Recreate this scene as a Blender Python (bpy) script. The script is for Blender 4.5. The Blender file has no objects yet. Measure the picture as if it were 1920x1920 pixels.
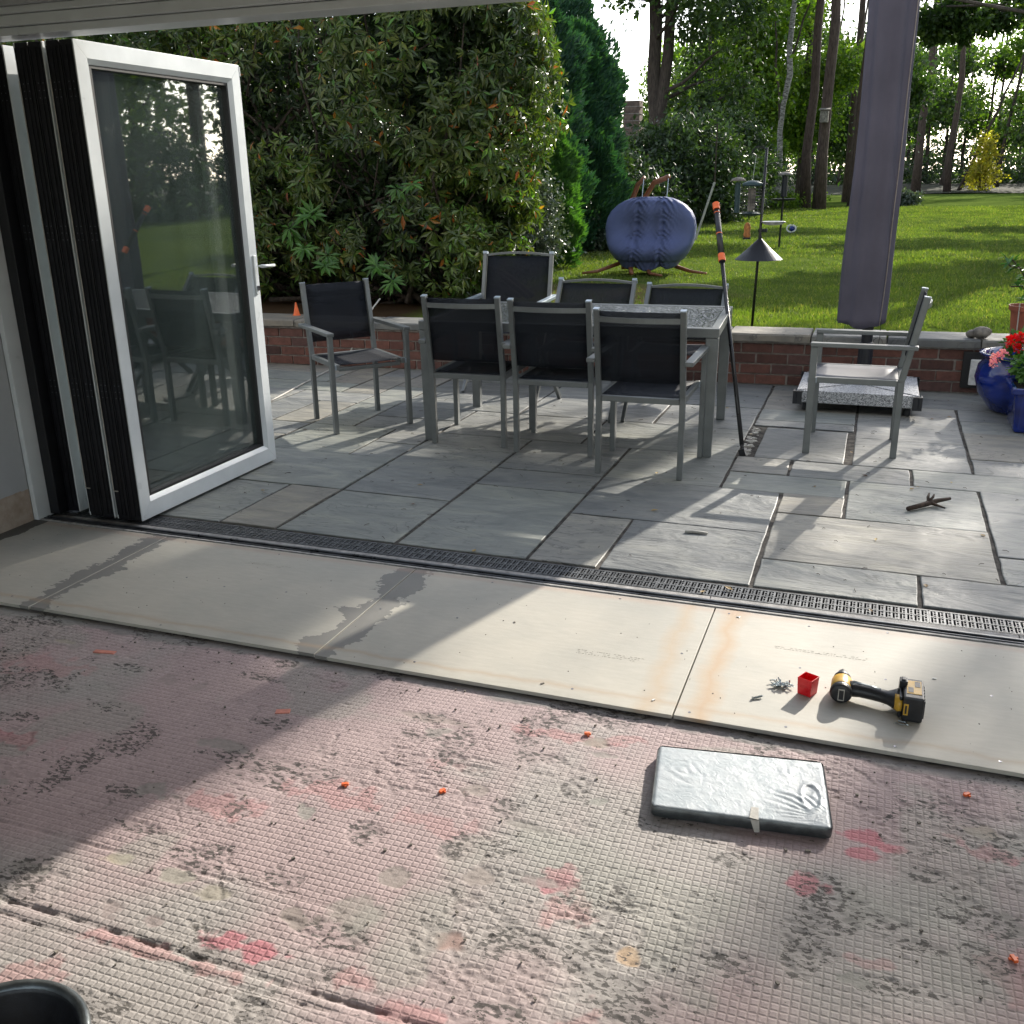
import bpy, math, random
import numpy as np
from mathutils import Matrix, Vector
rng = np.random.default_rng(7); random.seed(7)
S = bpy.context.scene; COL = S.collection
# ------------------------------------------------------------------ camera
cam = bpy.data.cameras.new('camera'); co = bpy.data.objects.new('camera', cam); COL.objects.link(co); S.camera = co
cam.sensor_fit = 'HORIZONTAL'; cam.sensor_width = 36.0; cam.lens = 36.0*1829.5/1920
cam.clip_start = 0.05; cam.clip_end = 900
r_ = Vector((0.93926386, 0.34288691, -0.01455902)); u_ = Vector((-0.09854298, 0.31008676, 0.94558738)); f_ = Vector((-0.32874409, 0.88672136, -0.32504238))
m = Matrix((( r_.x, u_.x, -f_.x, 0), (r_.y, u_.y, -f_.y, 0), (r_.z, u_.z, -f_.z, 1.5), (0, 0, 0, 1)))
co.matrix_world = m
# ------------------------------------------------------------------ light
SUN_AZ, SUN_EL = 17.6, 25.0
W = bpy.data.worlds.new('World'); S.world = W; W.use_nodes = True
wn = W.node_tree.nodes; wl = W.node_tree.links
bg = wn['Background']; sk = wn.new('ShaderNodeTexSky'); sk.sky_type = 'NISHITA'; sk.sun_disc = False
sk.sun_elevation = math.radians(SUN_EL); sk.sun_rotation = math.radians(SUN_AZ); sk.air_density = 1.0; sk.dust_density = 1.0; sk.ozone_density = 1.0
hs = wn.new('ShaderNodeHueSaturation'); hs.inputs['Saturation'].default_value = .5; hs.inputs['Value'].default_value = 1.0; wl.new(sk.outputs[0], hs.inputs['Color']); wl.new(hs.outputs[0], bg.inputs[0]); bg.inputs[1].default_value = 0.15
sl = bpy.data.lights.new('sun', 'SUN'); so = bpy.data.objects.new('sun', sl); COL.objects.link(so)
sl.energy = 3.0; sl.angle = math.radians(0.5); sl.color = (1.0, 0.93, 0.82)
a, e = math.radians(SUN_AZ), math.radians(SUN_EL)
sd = Vector((math.sin(a)*math.cos(e), math.cos(a)*math.cos(e), math.sin(e)))
so.rotation_euler = sd.to_track_quat('Z', 'Y').to_euler()
S.view_settings.view_transform = 'Standard'; S.view_settings.look = 'None'; S.view_settings.gamma = 1
S.view_settings.exposure = 1.38; S.view_settings.use_curve_mapping = False
S.render.engine = 'CYCLES'; S.cycles.max_bounces = 10; S.cycles.transparent_max_bounces = 24
S.cycles.diffuse_bounces = 4; S.cycles.glossy_bounces = 4; S.cycles.transmission_bounces = 6
# ------------------------------------------------------------------ materials
def nt(name):
    mt = bpy.data.materials.new(name); mt.use_nodes = True
    t = mt.node_tree; return mt, t, t.nodes, t.links, t.nodes['Principled BSDF']
def ramp(n, stops):
    c = n.new('ShaderNodeValToRGB'); el = c.color_ramp.elements
    while len(el) < len(stops): el.new(0.5)
    for k, (p, col) in enumerate(stops):
        el[k].position = p; el[k].color = (*col, 1) if len(col) == 3 else col
    return c
def mth(n, l, op, a, b=None, c=None):
    x = n.new('ShaderNodeMath'); x.operation = op
    for i, v in enumerate((a, b, c)):
        if v is None: continue
        if isinstance(v, (int, float)): x.inputs[i].default_value = v
        else: l.new(v, x.inputs[i])
    return x.outputs[0]
def noise(n, l, vec, scale, detail=4, rough=.55, dist=0):
    x = n.new('ShaderNodeTexNoise'); x.inputs['Scale'].default_value = scale; x.inputs['Detail'].default_value = detail
    x.inputs['Roughness'].default_value = rough; x.inputs['Distortion'].default_value = dist
    if vec is not None: l.new(vec, x.inputs['Vector'])
    return x.outputs[0]
def mapping(n, l, vec, sc):
    x = n.new('ShaderNodeVectorMath'); x.operation = 'MULTIPLY'; l.new(vec, x.inputs[0]); x.inputs[1].default_value = sc
    return x.outputs[0]
def mixc(n, l, f, a, b, mode='MIX'):
    x = n.new('ShaderNodeMix'); x.data_type = 'RGBA'; x.blend_type = mode
    for i, v in ((0, f), (6, a), (7, b)):
        if isinstance(v, (int, float)): x.inputs[i].default_value = v
        elif isinstance(v, tuple): x.inputs[i].default_value = (*v, 1)
        else: l.new(v, x.inputs[i])
    return x.outputs[2]
def bump(n, l, h, strength, dist, P, prev=None):
    x = n.new('ShaderNodeBump'); x.inputs['Strength'].default_value = strength; x.inputs['Distance'].default_value = dist
    l.new(h, x.inputs['Height'])
    if prev is not None: l.new(prev, x.inputs['Normal'])
    if P is not None: l.new(x.outputs[0], P.inputs['Normal'])
    return x.outputs[0]
def geo(n): return n.new('ShaderNodeNewGeometry')
def simple(name, col, rough=.5, metal=0, var=.12, vs=30, bs=.15, bscale=120, coat=0, rnd=0):
    mt, t, n, l, P = nt(name)
    g = geo(n); nz = noise(n, l, g.outputs['Position'], vs)
    dark = tuple(c*(1-var*2) for c in col); lite = tuple(min(1, c*(1+var*1.5)) for c in col)
    c = ramp(n, [(.3, dark), (.7, lite)]); l.new(nz, c.inputs[0]); out = c.outputs[0]
    if rnd:
        oi = n.new('ShaderNodeObjectInfo'); c2 = ramp(n, [(0, (1-rnd,)*3), (1, (1,)*3)]); l.new(oi.outputs['Random'], c2.inputs[0])
        out = mixc(n, l, 1.0, out, c2.outputs[0], 'MULTIPLY')
    l.new(out, P.inputs['Base Color']); P.inputs['Metallic'].default_value = metal
    rr = mth(n, l, 'MULTIPLY_ADD', nz, .25, rough-.12); l.new(rr, P.inputs['Roughness'])
    if coat: P.inputs['Coat Weight'].default_value = coat
    if bs: bump(n, l, noise(n, l, g.outputs['Position'], bscale), bs, .002, P)
    return mt
MT = {}
MT['white_frame'] = simple('white_frame', (.62, .65, .66), .32, 0, .03, 8, .02, 60)
MT['black_frame'] = simple('black_frame', (.006, .0065, .009), .42, 0, .2, 20, .05, 80)
MT['gasket'] = simple('gasket', (.012, .012, .013), .6)
MT['seal'] = simple('seal', (.42, .40, .36), .5)
MT['screw_dark'] = simple('screw_dark', (.2, .2, .22), .3, 1)
MT['chair_metal'] = simple('chair_metal', (.17, .182, .184), .42, .45, .06, 15, .03, 200)
MT['chair_metal_light'] = simple('chair_metal_light', (.36, .42, .48), .35, .4, .06, 15, .03, 200)
MT['plaster'] = simple('plaster', (.40, .41, .42), .8, 0, .05, 6, .25, 40)
MT['ceiling'] = simple('ceiling', (.62, .62, .6), .8, 0, .03, 6, .1, 40)
MT['black_plastic'] = simple('black_plastic', (.016, .017, .02), .42, 0, .2, 40, .2, 300)
MT['yellow_plastic'] = simple('yellow_plastic', (.62, .36, .04), .4, 0, .1, 30, .1, 200)
MT['red_plastic'] = simple('red_plastic', (.72, .012, .02), .3, 0, .05, 30, .05, 200)
MT['orange_plastic'] = simple('orange_plastic', (.85, .16, .04), .45, 0, .05)
MT['zinc'] = simple('zinc', (.45, .5, .52), .3, .9)
MT['pole_black'] = simple('pole_black', (.012, .012, .014), .3)
MT['granite_edge'] = simple('iron_black', (.012, .013, .018), .45)
MT['terracotta'] = simple('terracotta', (.30, .085, .05), .55, 0, .12, 12, .2, 80)
MT['stone'] = simple('stone', (.20, .18, .155), .85, 0, .3, 18, .8, 50)
MT['green_metal'] = simple('green_metal', (.03, .06, .065), .5, .3)
MT['white_enamel'] = simple('white_enamel', (.7, .7, .68), .3)
MT['mortar'] = simple('mortar', (.30, .27, .245), .95, 0, .2, 25, .8, 120)
MT['joint_mortar'] = simple('joint_mortar', (.072, .064, .056), 1, 0, .45, 22, .6, 140)
MT['suet'] = simple('suet', (.42, .17, .05), .8, 0, .3, 40, .6, 90)
MT['cane'] = simple('cane', (.42, .40, .36), .6)
MT['rose'] = simple('rose', (.75, .3, .12), .6)
MT['chimney_brick'] = simple('chimney_brick', (.16, .12, .10), .9, 0, .25, 6, .5, 20)
MT['roof_tile'] = simple('roof_tile', (.45, .14, .07), .85, 0, .2, 3, .5, 12)
MT['drain_metal'] = simple('drain_metal', (.13, .135, .14), .42, .5, .25, 30, .2, 200)
MT['track_metal'] = simple('track_metal', (.11, .115, .125), .3, .6, .25, 12, .1, 120)
MT['pebble_strip'] = simple('concrete_strip', (.33, .32, .31), .8, 0, .2, 30, .5, 150)
MT['mark'] = simple('mark', (.33, .31, .26), .8)
MT['soil'] = simple('soil', (.035, .024, .016), .95, 0, .4, 40, 1, 60)
MT['twig'] = simple('twig', (.055, .036, .025), .85, 0, .3, 60, .8, 150)

def m_blue_glaze():
    mt, t, n, l, P = nt('blue_glaze'); g = geo(n)
    c = ramp(n, [(.35, (.004, .012, .10)), (.7, (.008, .03, .26))]); l.new(noise(n, l, g.outputs['Position'], 6, 6), c.inputs[0])
    l.new(c.outputs[0], P.inputs['Base Color']); P.inputs['Roughness'].default_value = .16; P.inputs['Coat Weight'].default_value = .6
    bump(n, l, noise(n, l, g.outputs['Position'], 14, 3), .15, .01, P); return mt
MT['blue_glaze'] = m_blue_glaze()

def m_fabric(name, col, alpha=0., weave=900, rough=.75, fold=0.0, spec=.5):
    mt, t, n, l, P = nt(name); g = geo(n)
    nz = noise(n, l, g.outputs['Position'], 3, 6)
    c = ramp(n, [(.3, tuple(x*.82 for x in col)), (.7, tuple(x*1.15 for x in col))]); l.new(nz, c.inputs[0])
    l.new(c.outputs[0], P.inputs['Base Color']); P.inputs['Roughness'].default_value = rough
    P.inputs['Specular IOR Level'].default_value = spec
    wv = n.new('ShaderNodeTexVoronoi'); wv.inputs['Scale'].default_value = weave; l.new(g.outputs['Position'], wv.inputs['Vector'])
    b = bump(n, l, wv.outputs[0], .2, .0006, None)
    bump(n, l, noise(n, l, g.outputs['Position'], 9, 5), .35, .012 if fold else .002, P, b)
    if alpha:
        tr = n.new('ShaderNodeBsdfTransparent'); mx = n.new('ShaderNodeMixShader'); mx.inputs[0].default_value = 1-alpha
        l.new(tr.outputs[0], mx.inputs[1]); l.new(P.outputs[0], mx.inputs[2]); l.new(mx.outputs[0], n['Material Output'].inputs[0])
    return mt
MT['sling'] = m_fabric('sling', (.008, .011, .018), .20, 900, .7, 0, .3)
MT['sling_grey'] = m_fabric('sling_grey', (.095, .10, .12), .12, 900, .5)
MT['parasol_cover'] = m_fabric('parasol_cover', (.085, .078, .108), 0, 500, .7, 1)
MT['piping'] = simple('piping', (.30, .26, .24), .6)
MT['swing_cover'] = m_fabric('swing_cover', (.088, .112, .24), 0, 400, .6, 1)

def m_wood():
    mt, t, n, l, P = nt('wood'); g = geo(n)
    c = ramp(n, [(.3, (.14, .05, .02)), (.7, (.28, .11, .045))]); l.new(noise(n, l, mapping(n, l, g.outputs['Position'], (20, 20, 4)), 2, 5), c.inputs[0])
    l.new(c.outputs[0], P.inputs['Base Color']); P.inputs['Roughness'].default_value = .5; return mt
MT['wood'] = m_wood()

def m_bark(name, c0, c1, sc=(6, 6, 1.2), s=4):
    mt, t, n, l, P = nt(name); g = geo(n)
    nz = noise(n, l, mapping(n, l, g.outputs['Position'], sc), s, 6, .65)
    c = ramp(n, [(.35, c0), (.65, c1)]); l.new(nz, c.inputs[0]); l.new(c.outputs[0], P.inputs['Base Color'])
    P.inputs['Roughness'].default_value = .95; bump(n, l, nz, .9, .04, P); return mt
MT['pine_bark'] = m_bark('pine_bark', (.045, .030, .024), (.115, .08, .065))
MT['dark_bark'] = m_bark('dark_bark', (.035, .026, .02), (.09, .07, .055))
MT['birch_bark'] = m_bark('birch_bark', (.05, .045, .04), (.5, .48, .45), (3, 3, 9), 3)

def m_leaf(name, stops, trans=.3, rough=.45, shape_noise=.0, spec=.5):
    """leaves: colour varies leaf by leaf (each leaf is a mesh island)"""
    mt, t, n, l, P = nt(name); g = geo(n); oi = n.new('ShaderNodeObjectInfo')
    f = mth(n, l, 'FRACT', mth(n, l, 'ADD', g.outputs['Random Per Island'], oi.outputs['Random']))
    c = ramp(n, stops); c.color_ramp.interpolation = 'LINEAR'; l.new(f, c.inputs[0])
    nz = noise(n, l, g.outputs['Position'], 1.1, 3); v = ramp(n, [(.33, (.55, .62, .62)), (.5, (1, 1, 1)), (.67, (1.25, 1.32, .85))]); l.new(nz, v.inputs[0])
    col = mixc(n, l, 1.0, c.outputs[0], v.outputs[0], 'MULTIPLY')
    l.new(col, P.inputs['Base Color']); P.inputs['Roughness'].default_value = rough; P.inputs['Specular IOR Level'].default_value = spec
    tl = n.new('ShaderNodeBsdfTranslucent'); tc = mixc(n, l, 1.0, col, (1.5, 1.75, .55), 'MULTIPLY'); l.new(tc, tl.inputs[0])
    mx = n.new('ShaderNodeMixShader'); mx.inputs[0].default_value = trans
    l.new(P.outputs[0], mx.inputs[1]); l.new(tl.outputs[0], mx.inputs[2]); l.new(mx.outputs[0], n['Material Output'].inputs[0])
    return mt
MT['rhodo'] = m_leaf('rhododendron_leaf', [(0, (.042, .072, .020)), (.45, (.08, .115, .030)), (.8, (.14, .16, .042)), (.93, (.10, .22, .04)), (.972, (.12, .24, .05)), (.978, (.45, .17, .03)), (1, (.42, .10, .03))], .30, .34, spec=.6)
MT['rhodo_young'] = m_leaf('rhododendron_young_leaf', [(0, (.055, .14, .03)), (1, (.10, .22, .045))], .35, .35)
MT['conifer'] = m_leaf('conifer_leaf', [(0, (.018, .06, .038)), (.6, (.03, .09, .05)), (1, (.055, .13, .05))], .2, .6)
MT['conifer_bright'] = m_leaf('conifer_bright_leaf', [(0, (.05, .13, .03)), (1, (.10, .22, .045))], .25, .6)
MT['grey_shrub'] = m_leaf('grey_shrub_leaf', [(0, (.05, .075, .055)), (.7, (.09, .12, .09)), (1, (.17, .20, .15))], .15, .35, spec=.7)
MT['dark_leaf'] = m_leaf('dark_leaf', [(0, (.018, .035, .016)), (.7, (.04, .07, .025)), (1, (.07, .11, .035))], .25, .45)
MT['beech'] = m_leaf('beech_leaf', [(0, (.055, .10, .018)), (.5, (.11, .19, .027)), (1, (.22, .29, .045))], .5, .5)
MT['oak'] = m_leaf('oak_leaf', [(0, (.025, .05, .018)), (.6, (.048, .088, .025)), (1, (.09, .13, .035))], .4, .5)
MT['pine_needles'] = m_leaf('pine_needle', [(0, (.025, .045, .025)), (1, (.06, .09, .045))], .2, .6)
MT['yellow_leaf'] = m_leaf('yellow_leaf', [(0, (.30, .28, .04)), (1, (.55, .42, .08))], .5, .5)
MT['citrus'] = m_leaf('citrus_leaf', [(0, (.03, .10, .03)), (1, (.07, .17, .05))], .3, .25, spec=.8)
MT['geranium'] = m_leaf('geranium_leaf', [(0, (.03, .09, .025)), (1, (.10, .20, .05))], .3, .5)
MT['red_petal'] = m_leaf('red_petal', [(0, (.55, .004, .01)), (1, (.8, .01, .02))], .3, .5)
MT['pink_petal'] = m_leaf('pink_petal', [(0, (.7, .22, .5)), (1, (.85, .35, .65))], .3, .5)
MT['blade'] = m_leaf('grass_blade', [(0, (.085, .12, .030)), (.6, (.115, .155, .038)), (.9, (.16, .19, .055)), (1, (.28, .24, .10))], .4, .6)
MT['brown_leaf'] = m_leaf('fallen_leaf', [(0, (.12, .05, .03)), (1, (.45, .30, .12))], .2, .6)

def m_glass():
    mt, t, n, l, P = nt('door_glass')
    lw = n.new('ShaderNodeFresnel'); lw.inputs[0].default_value = 1.5
    f = mth(n, l, 'MINIMUM', mth(n, l, 'MULTIPLY', lw.outputs[0], .9), 1.0)
    tr = n.new('ShaderNodeBsdfTransparent'); tr.inputs[0].default_value = (.975, .992, .986, 1)
    gl = n.new('ShaderNodeBsdfGlossy'); gl.inputs[0].default_value = (1, 1, 1, 1); gl.inputs[1].default_value = .012
    mx = n.new('ShaderNodeMixShader'); l.new(f, mx.inputs[0]); l.new(tr.outputs[0], mx.inputs[1]); l.new(gl.outputs[0], mx.inputs[2])
    df = n.new('ShaderNodeBsdfDiffuse'); df.inputs[0].default_value = (.50, .60, .57, 1); m2 = n.new('ShaderNodeMixShader'); g = geo(n)
    c = ramp(n, [(.3, (.016,)*3), (.7, (.032,)*3)]); l.new(noise(n, l, mapping(n, l, g.outputs['Position'], (1, 3, .8)), 2.5, 5), c.inputs[0]); l.new(c.outputs[0], m2.inputs[0])   # faint pale veil painted in for reflected light on the panes
    l.new(mx.outputs[0], m2.inputs[1]); l.new(df.outputs[0], m2.inputs[2]); l.new(m2.outputs[0], n['Material Output'].inputs[0]); return mt
MT['glass'] = m_glass()

def m_tableglass():
    mt, t, n, l, P = nt('table_glass'); g = geo(n)
    v = n.new('ShaderNodeTexVoronoi'); v.inputs['Scale'].default_value = 55; l.new(g.outputs['Position'], v.inputs['Vector']); v.feature = 'DISTANCE_TO_EDGE'
    c = ramp(n, [(0, (.02, .022, .022)), (.12, (.16, .17, .17)), (.4, (.26, .27, .26))]); l.new(v.outputs[0], c.inputs[0])
    l.new(c.outputs[0], P.inputs['Base Color']); P.inputs['Roughness'].default_value = .10
    bump(n, l, v.outputs[0], 1.0, .004, P); return mt
MT['table_glass'] = m_tableglass()

def m_brick():
    mt, t, n, l, P = nt('brick'); g = geo(n); oi = n.new('ShaderNodeObjectInfo')
    c = ramp(n, [(0, (.075, .038, .032)), (.35, (.14, .062, .048)), (.7, (.18, .078, .058)), (1, (.10, .055, .05))]); l.new(oi.outputs['Random'], c.inputs[0])
    nz = noise(n, l, g.outputs['Position'], 26, 6, .7); v = ramp(n, [(.3, (.6,)*3), (.7, (1.25,)*3)]); l.new(nz, v.inputs[0])
    l.new(mixc(n, l, 1.0, c.outputs[0], v.outputs[0], 'MULTIPLY'), P.inputs['Base Color']); P.inputs['Roughness'].default_value = .9
    bump(n, l, nz, .6, .006, P); return mt
MT['brick'] = m_brick()

def m_slate(name, c0, c1, seedoff=0, rough=.52):
    mt, t, n, l, P = nt(name); g = geo(n); oi = n.new('ShaderNodeObjectInfo')
    off = n.new('ShaderNodeVectorMath'); off.operation = 'SCALE'; off.inputs[0].default_value = (31, 17, 5); l.new(oi.outputs['Random'], off.inputs['Scale'])
    pos = n.new('ShaderNodeVectorMath'); pos.operation = 'ADD'; l.new(g.outputs['Position'], pos.inputs[0]); l.new(off.outputs[0], pos.inputs[1])
    st = mapping(n, l, pos.outputs[0], (1.0, 2.6, 1))
    n1 = noise(n, l, st, 2.2, 5, .55, .6)                        # broad riven relief
    ter = mth(n, l, 'FRACT', mth(n, l, 'MULTIPLY', n1, 8.0)); ter = mth(n, l, 'SMOOTH_MIN', mth(n, l, 'MULTIPLY', ter, 6.0), 1.0, .3)
    patch = ramp(n, [(.42, (0, 0, 0)), (.56, (1, 1, 1))]); l.new(noise(n, l, pos.outputs[0], 1.6, 2), patch.inputs[0])
    ter = mth(n, l, 'MULTIPLY', mth(n, l, 'SUBTRACT', 1.0, ter), patch.outputs[0])
    n2 = noise(n, l, mapping(n, l, pos.outputs[0], (6, 34, 6)), 1.6, 6, .6)  # fine streaks
    n3 = noise(n, l, pos.outputs[0], 60, 6, .65)
    rc = ramp(n, [(0, c0), (.3, tuple((a+b)/2 for a, b in zip(c0, c1))), (.5, (c1[0]*.95, c1[1]*.98, c1[2]*.92)), (.7, c1), (.85, (c1[0]*.98, c1[1]*.90, c1[2]*.80)), (1, (c1[0]*1.04, c1[1]*1.0, c1[2]*.93))]); l.new(oi.outputs['Random'], rc.inputs[0])
    v = ramp(n, [(.28, (.70, .72, .75)), (.5, (1, 1, 1)), (.72, (1.30, 1.27, 1.18))]); l.new(noise(n, l, st, 3.2, 7, .62, .8), v.inputs[0])
    col = mixc(n, l, 1.0, rc.outputs[0], v.outputs[0], 'MULTIPLY')
    v2 = ramp(n, [(.3, (.88,)*3), (.7, (1.1,)*3)]); l.new(n2, v2.inputs[0]); col = mixc(n, l, .8, col, v2.outputs[0], 'MULTIPLY')
    col = mixc(n, l, mth(n, l, 'MULTIPLY', ter, .6), col, (.035, .038, .04))
    l.new(col, P.inputs['Base Color'])
    l.new(mth(n, l, 'MULTIPLY_ADD', n2, .30, rough-.14), P.inputs['Roughness'])
    b = bump(n, l, n1, .55, .05, None); b = bump(n, l, ter, -.6, .004, None, b); b = bump(n, l, n2, .35, .006, None, b); bump(n, l, n3, .25, .002, P, b); P.inputs['Specular IOR Level'].default_value = .38
    return mt
MT['slate'] = m_slate('slate', (.168, .176, .174), (.248, .252, .242))
MT['coping'] = m_slate('coping', (.12, .125, .125), (.22, .215, .20), rough=.7)

def m_board():
    mt, t, n, l, P = nt('cement_board'); g = geo(n); pos = g.outputs['Position']
    sp = n.new('ShaderNodeSeparateXYZ'); l.new(pos, sp.inputs[0]); X, Y = sp.outputs[0], sp.outputs[1]
    base = ramp(n, [(.25, (.42, .395, .34)), (.5, (.455, .43, .37)), (.75, (.49, .465, .405))]); l.new(noise(n, l, mapping(n, l, pos, (14, 70, 1)), 1, 6, .7), base.inputs[0])
    cl = ramp(n, [(.35, (.84, .86, .88)), (.6, (1, 1, 1))]); l.new(noise(n, l, pos, 2.2, 6, .6), cl.inputs[0])
    col = mixc(n, l, 1.0, base.outputs[0], cl.outputs[0], 'MULTIPLY')
    # adhesive smeared over two joints, with a trowelled ragged outline
    nz = noise(n, l, pos, 5.5, 5, .6); nf = noise(n, l, mapping(n, l, pos, (4, 40, 1)), 2, 5, .6)
    for x0, w in ((-2.872, .085), (-1.645, .105)):
        d = mth(n, l, 'ABSOLUTE', mth(n, l, 'SUBTRACT', X, x0 - .0))
        edge = mth(n, l, 'ADD', mth(n, l, 'MULTIPLY_ADD', nz, w*3.2, -w*.95), mth(n, l, 'MULTIPLY_ADD', nf, .06, -.03))
        k = mth(n, l, 'LESS_THAN', d, edge)
        col = mixc(n, l, k, col, mixc(n, l, nz, (.17, .165, .155), (.24, .235, .215)))
        core = mth(n, l, 'LESS_THAN', d, .0045); col = mixc(n, l, core, col, (.42, .40, .35))
    # rusty damp stain either side of the third joint and along the front edge
    def band(dv, c0, w, amp, colr, st):
        nonlocal col
        dd = mth(n, l, 'ABSOLUTE', mth(n, l, 'SUBTRACT', mth(n, l, 'ADD', dv, mth(n, l, 'MULTIPLY_ADD', nz, amp, -amp*.5)), c0))
        f = ramp(n, [(0, (1, 1, 1)), (1, (0, 0, 0))]); l.new(mth(n, l, 'DIVIDE', dd, w), f.inputs[0])
        col = mixc(n, l, mth(n, l, 'MULTIPLY', f.outputs[0], st), col, colr)
    band(X, -.44+.075, .055, .10, (.44, .29, .16), .75); band(X, -.44-.085, .05, .10, (.43, .31, .19), .55)
    fy = mth(n, l, 'LESS_THAN', Y, 2.72)
    band(Y, 2.575, .022, .07, (.38, .27, .17), .45)
    band(Y, 3.285, .03, .04, (.42, .27, .2), .4)
    # left-hand dark margin by the wall
    k = mth(n, l, 'LESS_THAN', X, mth(n, l, 'MULTIPLY_ADD', nz, .10, -3.60)); col = mixc(n, l, k, col, (.10, .095, .085))
    l.new(col, P.inputs['Base Color']); P.inputs['Roughness'].default_value = .62
    bump(n, l, noise(n, l, mapping(n, l, pos, (1, 5, 1)), 90, 5), .3, .0015, P); return mt
MT['board'] = m_board()
MT['board_edge'] = simple('board_edge', (.16, .155, .14), .9, 0, .25, 30, .5, 90)

def m_floor():
    mt, t, n, l, P = nt('tile_adhesive_floor'); g = geo(n); pos = g.outputs['Position']
    at = n.new('ShaderNodeAttribute'); at.attribute_name = 'tint'; at.attribute_type = 'GEOMETRY'
    ag = n.new('ShaderNodeAttribute'); ag.attribute_name = 'grid'; ag.attribute_type = 'GEOMETRY'
    wob = n.new('ShaderNodeVectorMath'); wob.operation = 'MULTIPLY_ADD'
    nc = n.new('ShaderNodeTexNoise'); nc.inputs['Scale'].default_value = 9; l.new(pos, nc.inputs['Vector'])
    l.new(nc.outputs[1], wob.inputs[0]); wob.inputs[1].default_value = (.006, .006, 0); l.new(pos, wob.inputs[2])
    sp = n.new('ShaderNodeSeparateXYZ'); l.new(wob.outputs[0], sp.inputs[0])
    def pil(v):
        fr = mth(n, l, 'FRACT', mth(n, l, 'DIVIDE', v, .0185)); d = mth(n, l, 'MINIMUM', fr, mth(n, l, 'SUBTRACT', 1.0, fr))
        return mth(n, l, 'MINIMUM', mth(n, l, 'MULTIPLY', d, 4.6), 1.0)
    cell = mth(n, l, 'MINIMUM', pil(sp.outputs[0]), pil(sp.outputs[1]))
    cell = mth(n, l, 'MULTIPLY_ADD', mth(n, l, 'SUBTRACT', cell, 1.0), ag.outputs['Fac'], 1.0)
    v = ramp(n, [(.25, (.82,)*3), (.75, (1.14,)*3)]); l.new(noise(n, l, pos, 70, 6, .7), v.inputs[0])
    col = mixc(n, l, 1.0, at.outputs['Color'], v.outputs[0], 'MULTIPLY')
    groove_tone = ramp(n, [(0, (.80, .79, .78)), (.45, (1, 1, 1))]); l.new(cell, groove_tone.inputs[0]); col = mixc(n, l, .8, col, groove_tone.outputs[0], 'MULTIPLY')  # slightly darker along the grooves of the cell grid
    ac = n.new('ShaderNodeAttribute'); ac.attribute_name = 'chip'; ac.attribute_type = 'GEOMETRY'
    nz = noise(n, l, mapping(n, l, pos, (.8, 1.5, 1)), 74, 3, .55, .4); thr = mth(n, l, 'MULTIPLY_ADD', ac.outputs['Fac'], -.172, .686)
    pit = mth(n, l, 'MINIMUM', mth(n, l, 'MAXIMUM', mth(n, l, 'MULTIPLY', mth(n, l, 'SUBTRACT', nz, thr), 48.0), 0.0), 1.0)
    col = mixc(n, l, mth(n, l, 'MULTIPLY', pit, .84), col, (.055, .050, .046))  # near-black shade of the pits painted into the floor colour
    l.new(col, P.inputs['Base Color']); P.inputs['Roughness'].default_value = .78
    b = bump(n, l, pit, -1.0, .008, None); b = bump(n, l, cell, .6, .0024, None, b); bump(n, l, noise(n, l, pos, 150, 6, .7), .5, .0022, P, b); return mt
MT['floor'] = m_floor()

def m_lawn():
    mt, t, n, l, P = nt('lawn'); g = geo(n); pos = g.outputs['Position']
    c = ramp(n, [(.25, (.075, .115, .025)), (.5, (.105, .155, .036)), (.75, (.15, .19, .055))]); l.new(noise(n, l, pos, 7, 8, .7), c.inputs[0])
    c2 = ramp(n, [(.35, (.75, .8, .7)), (.65, (1.2, 1.15, 1.0))]); l.new(noise(n, l, pos, .45, 4), c2.inputs[0])
    col = mixc(n, l, 1.0, c.outputs[0], c2.outputs[0], 'MULTIPLY')
    # worn thatchy patch in front of the swing chair, and the bare margin beside the hedge
    sp = n.new('ShaderNodeSeparateXYZ'); l.new(pos, sp.inputs[0])
    dx = mth(n, l, 'DIVIDE', mth(n, l, 'ADD', sp.outputs[0], 2.9), 1.8); dy = mth(n, l, 'DIVIDE', mth(n, l, 'ADD', sp.outputs[1], -10.2), 1.5)
    d = mth(n, l, 'SQRT', mth(n, l, 'ADD', mth(n, l, 'MULTIPLY', dx, dx), mth(n, l, 'MULTIPLY', dy, dy)))
    d = mth(n, l, 'ADD', d, mth(n, l, 'MULTIPLY_ADD', noise(n, l, pos, 2.5, 6, .7), 1.6, -.8))
    f = ramp(n, [(.45, (1, 1, 1)), (1.0, (0, 0, 0))]); l.new(d, f.inputs[0])
    col = mixc(n, l, mth(n, l, 'MULTIPLY', f.outputs[0], .75), col, (.17, .125, .07))
    e_ = mth(n, l, 'ADD', mth(n, l, 'MULTIPLY_ADD', noise(n, l, pos, 2, 5), .8, -.4), mth(n, l, 'ADD', sp.outputs[0], mth(n, l, 'MULTIPLY_ADD', sp.outputs[1], .085, 3.45)))
    f2 = ramp(n, [(0, (1, 1, 1)), (.25, (0, 0, 0))]); l.new(e_, f2.inputs[0]); col = mixc(n, l, f2.outputs[0], col, (.10, .065, .04))
    l.new(col, P.inputs['Base Color']); P.inputs['Roughness'].default_value = 1; P.inputs['Specular IOR Level'].default_value = 0
    bump(n, l, noise(n, l, pos, 45, 6, .8), .9, .03, P); return mt
MT['lawn'] = m_lawn()
MT['forest_floor'] = simple('forest_floor', (.030, .032, .014), 1, 0, .4, 2, 1, 10)

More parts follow.
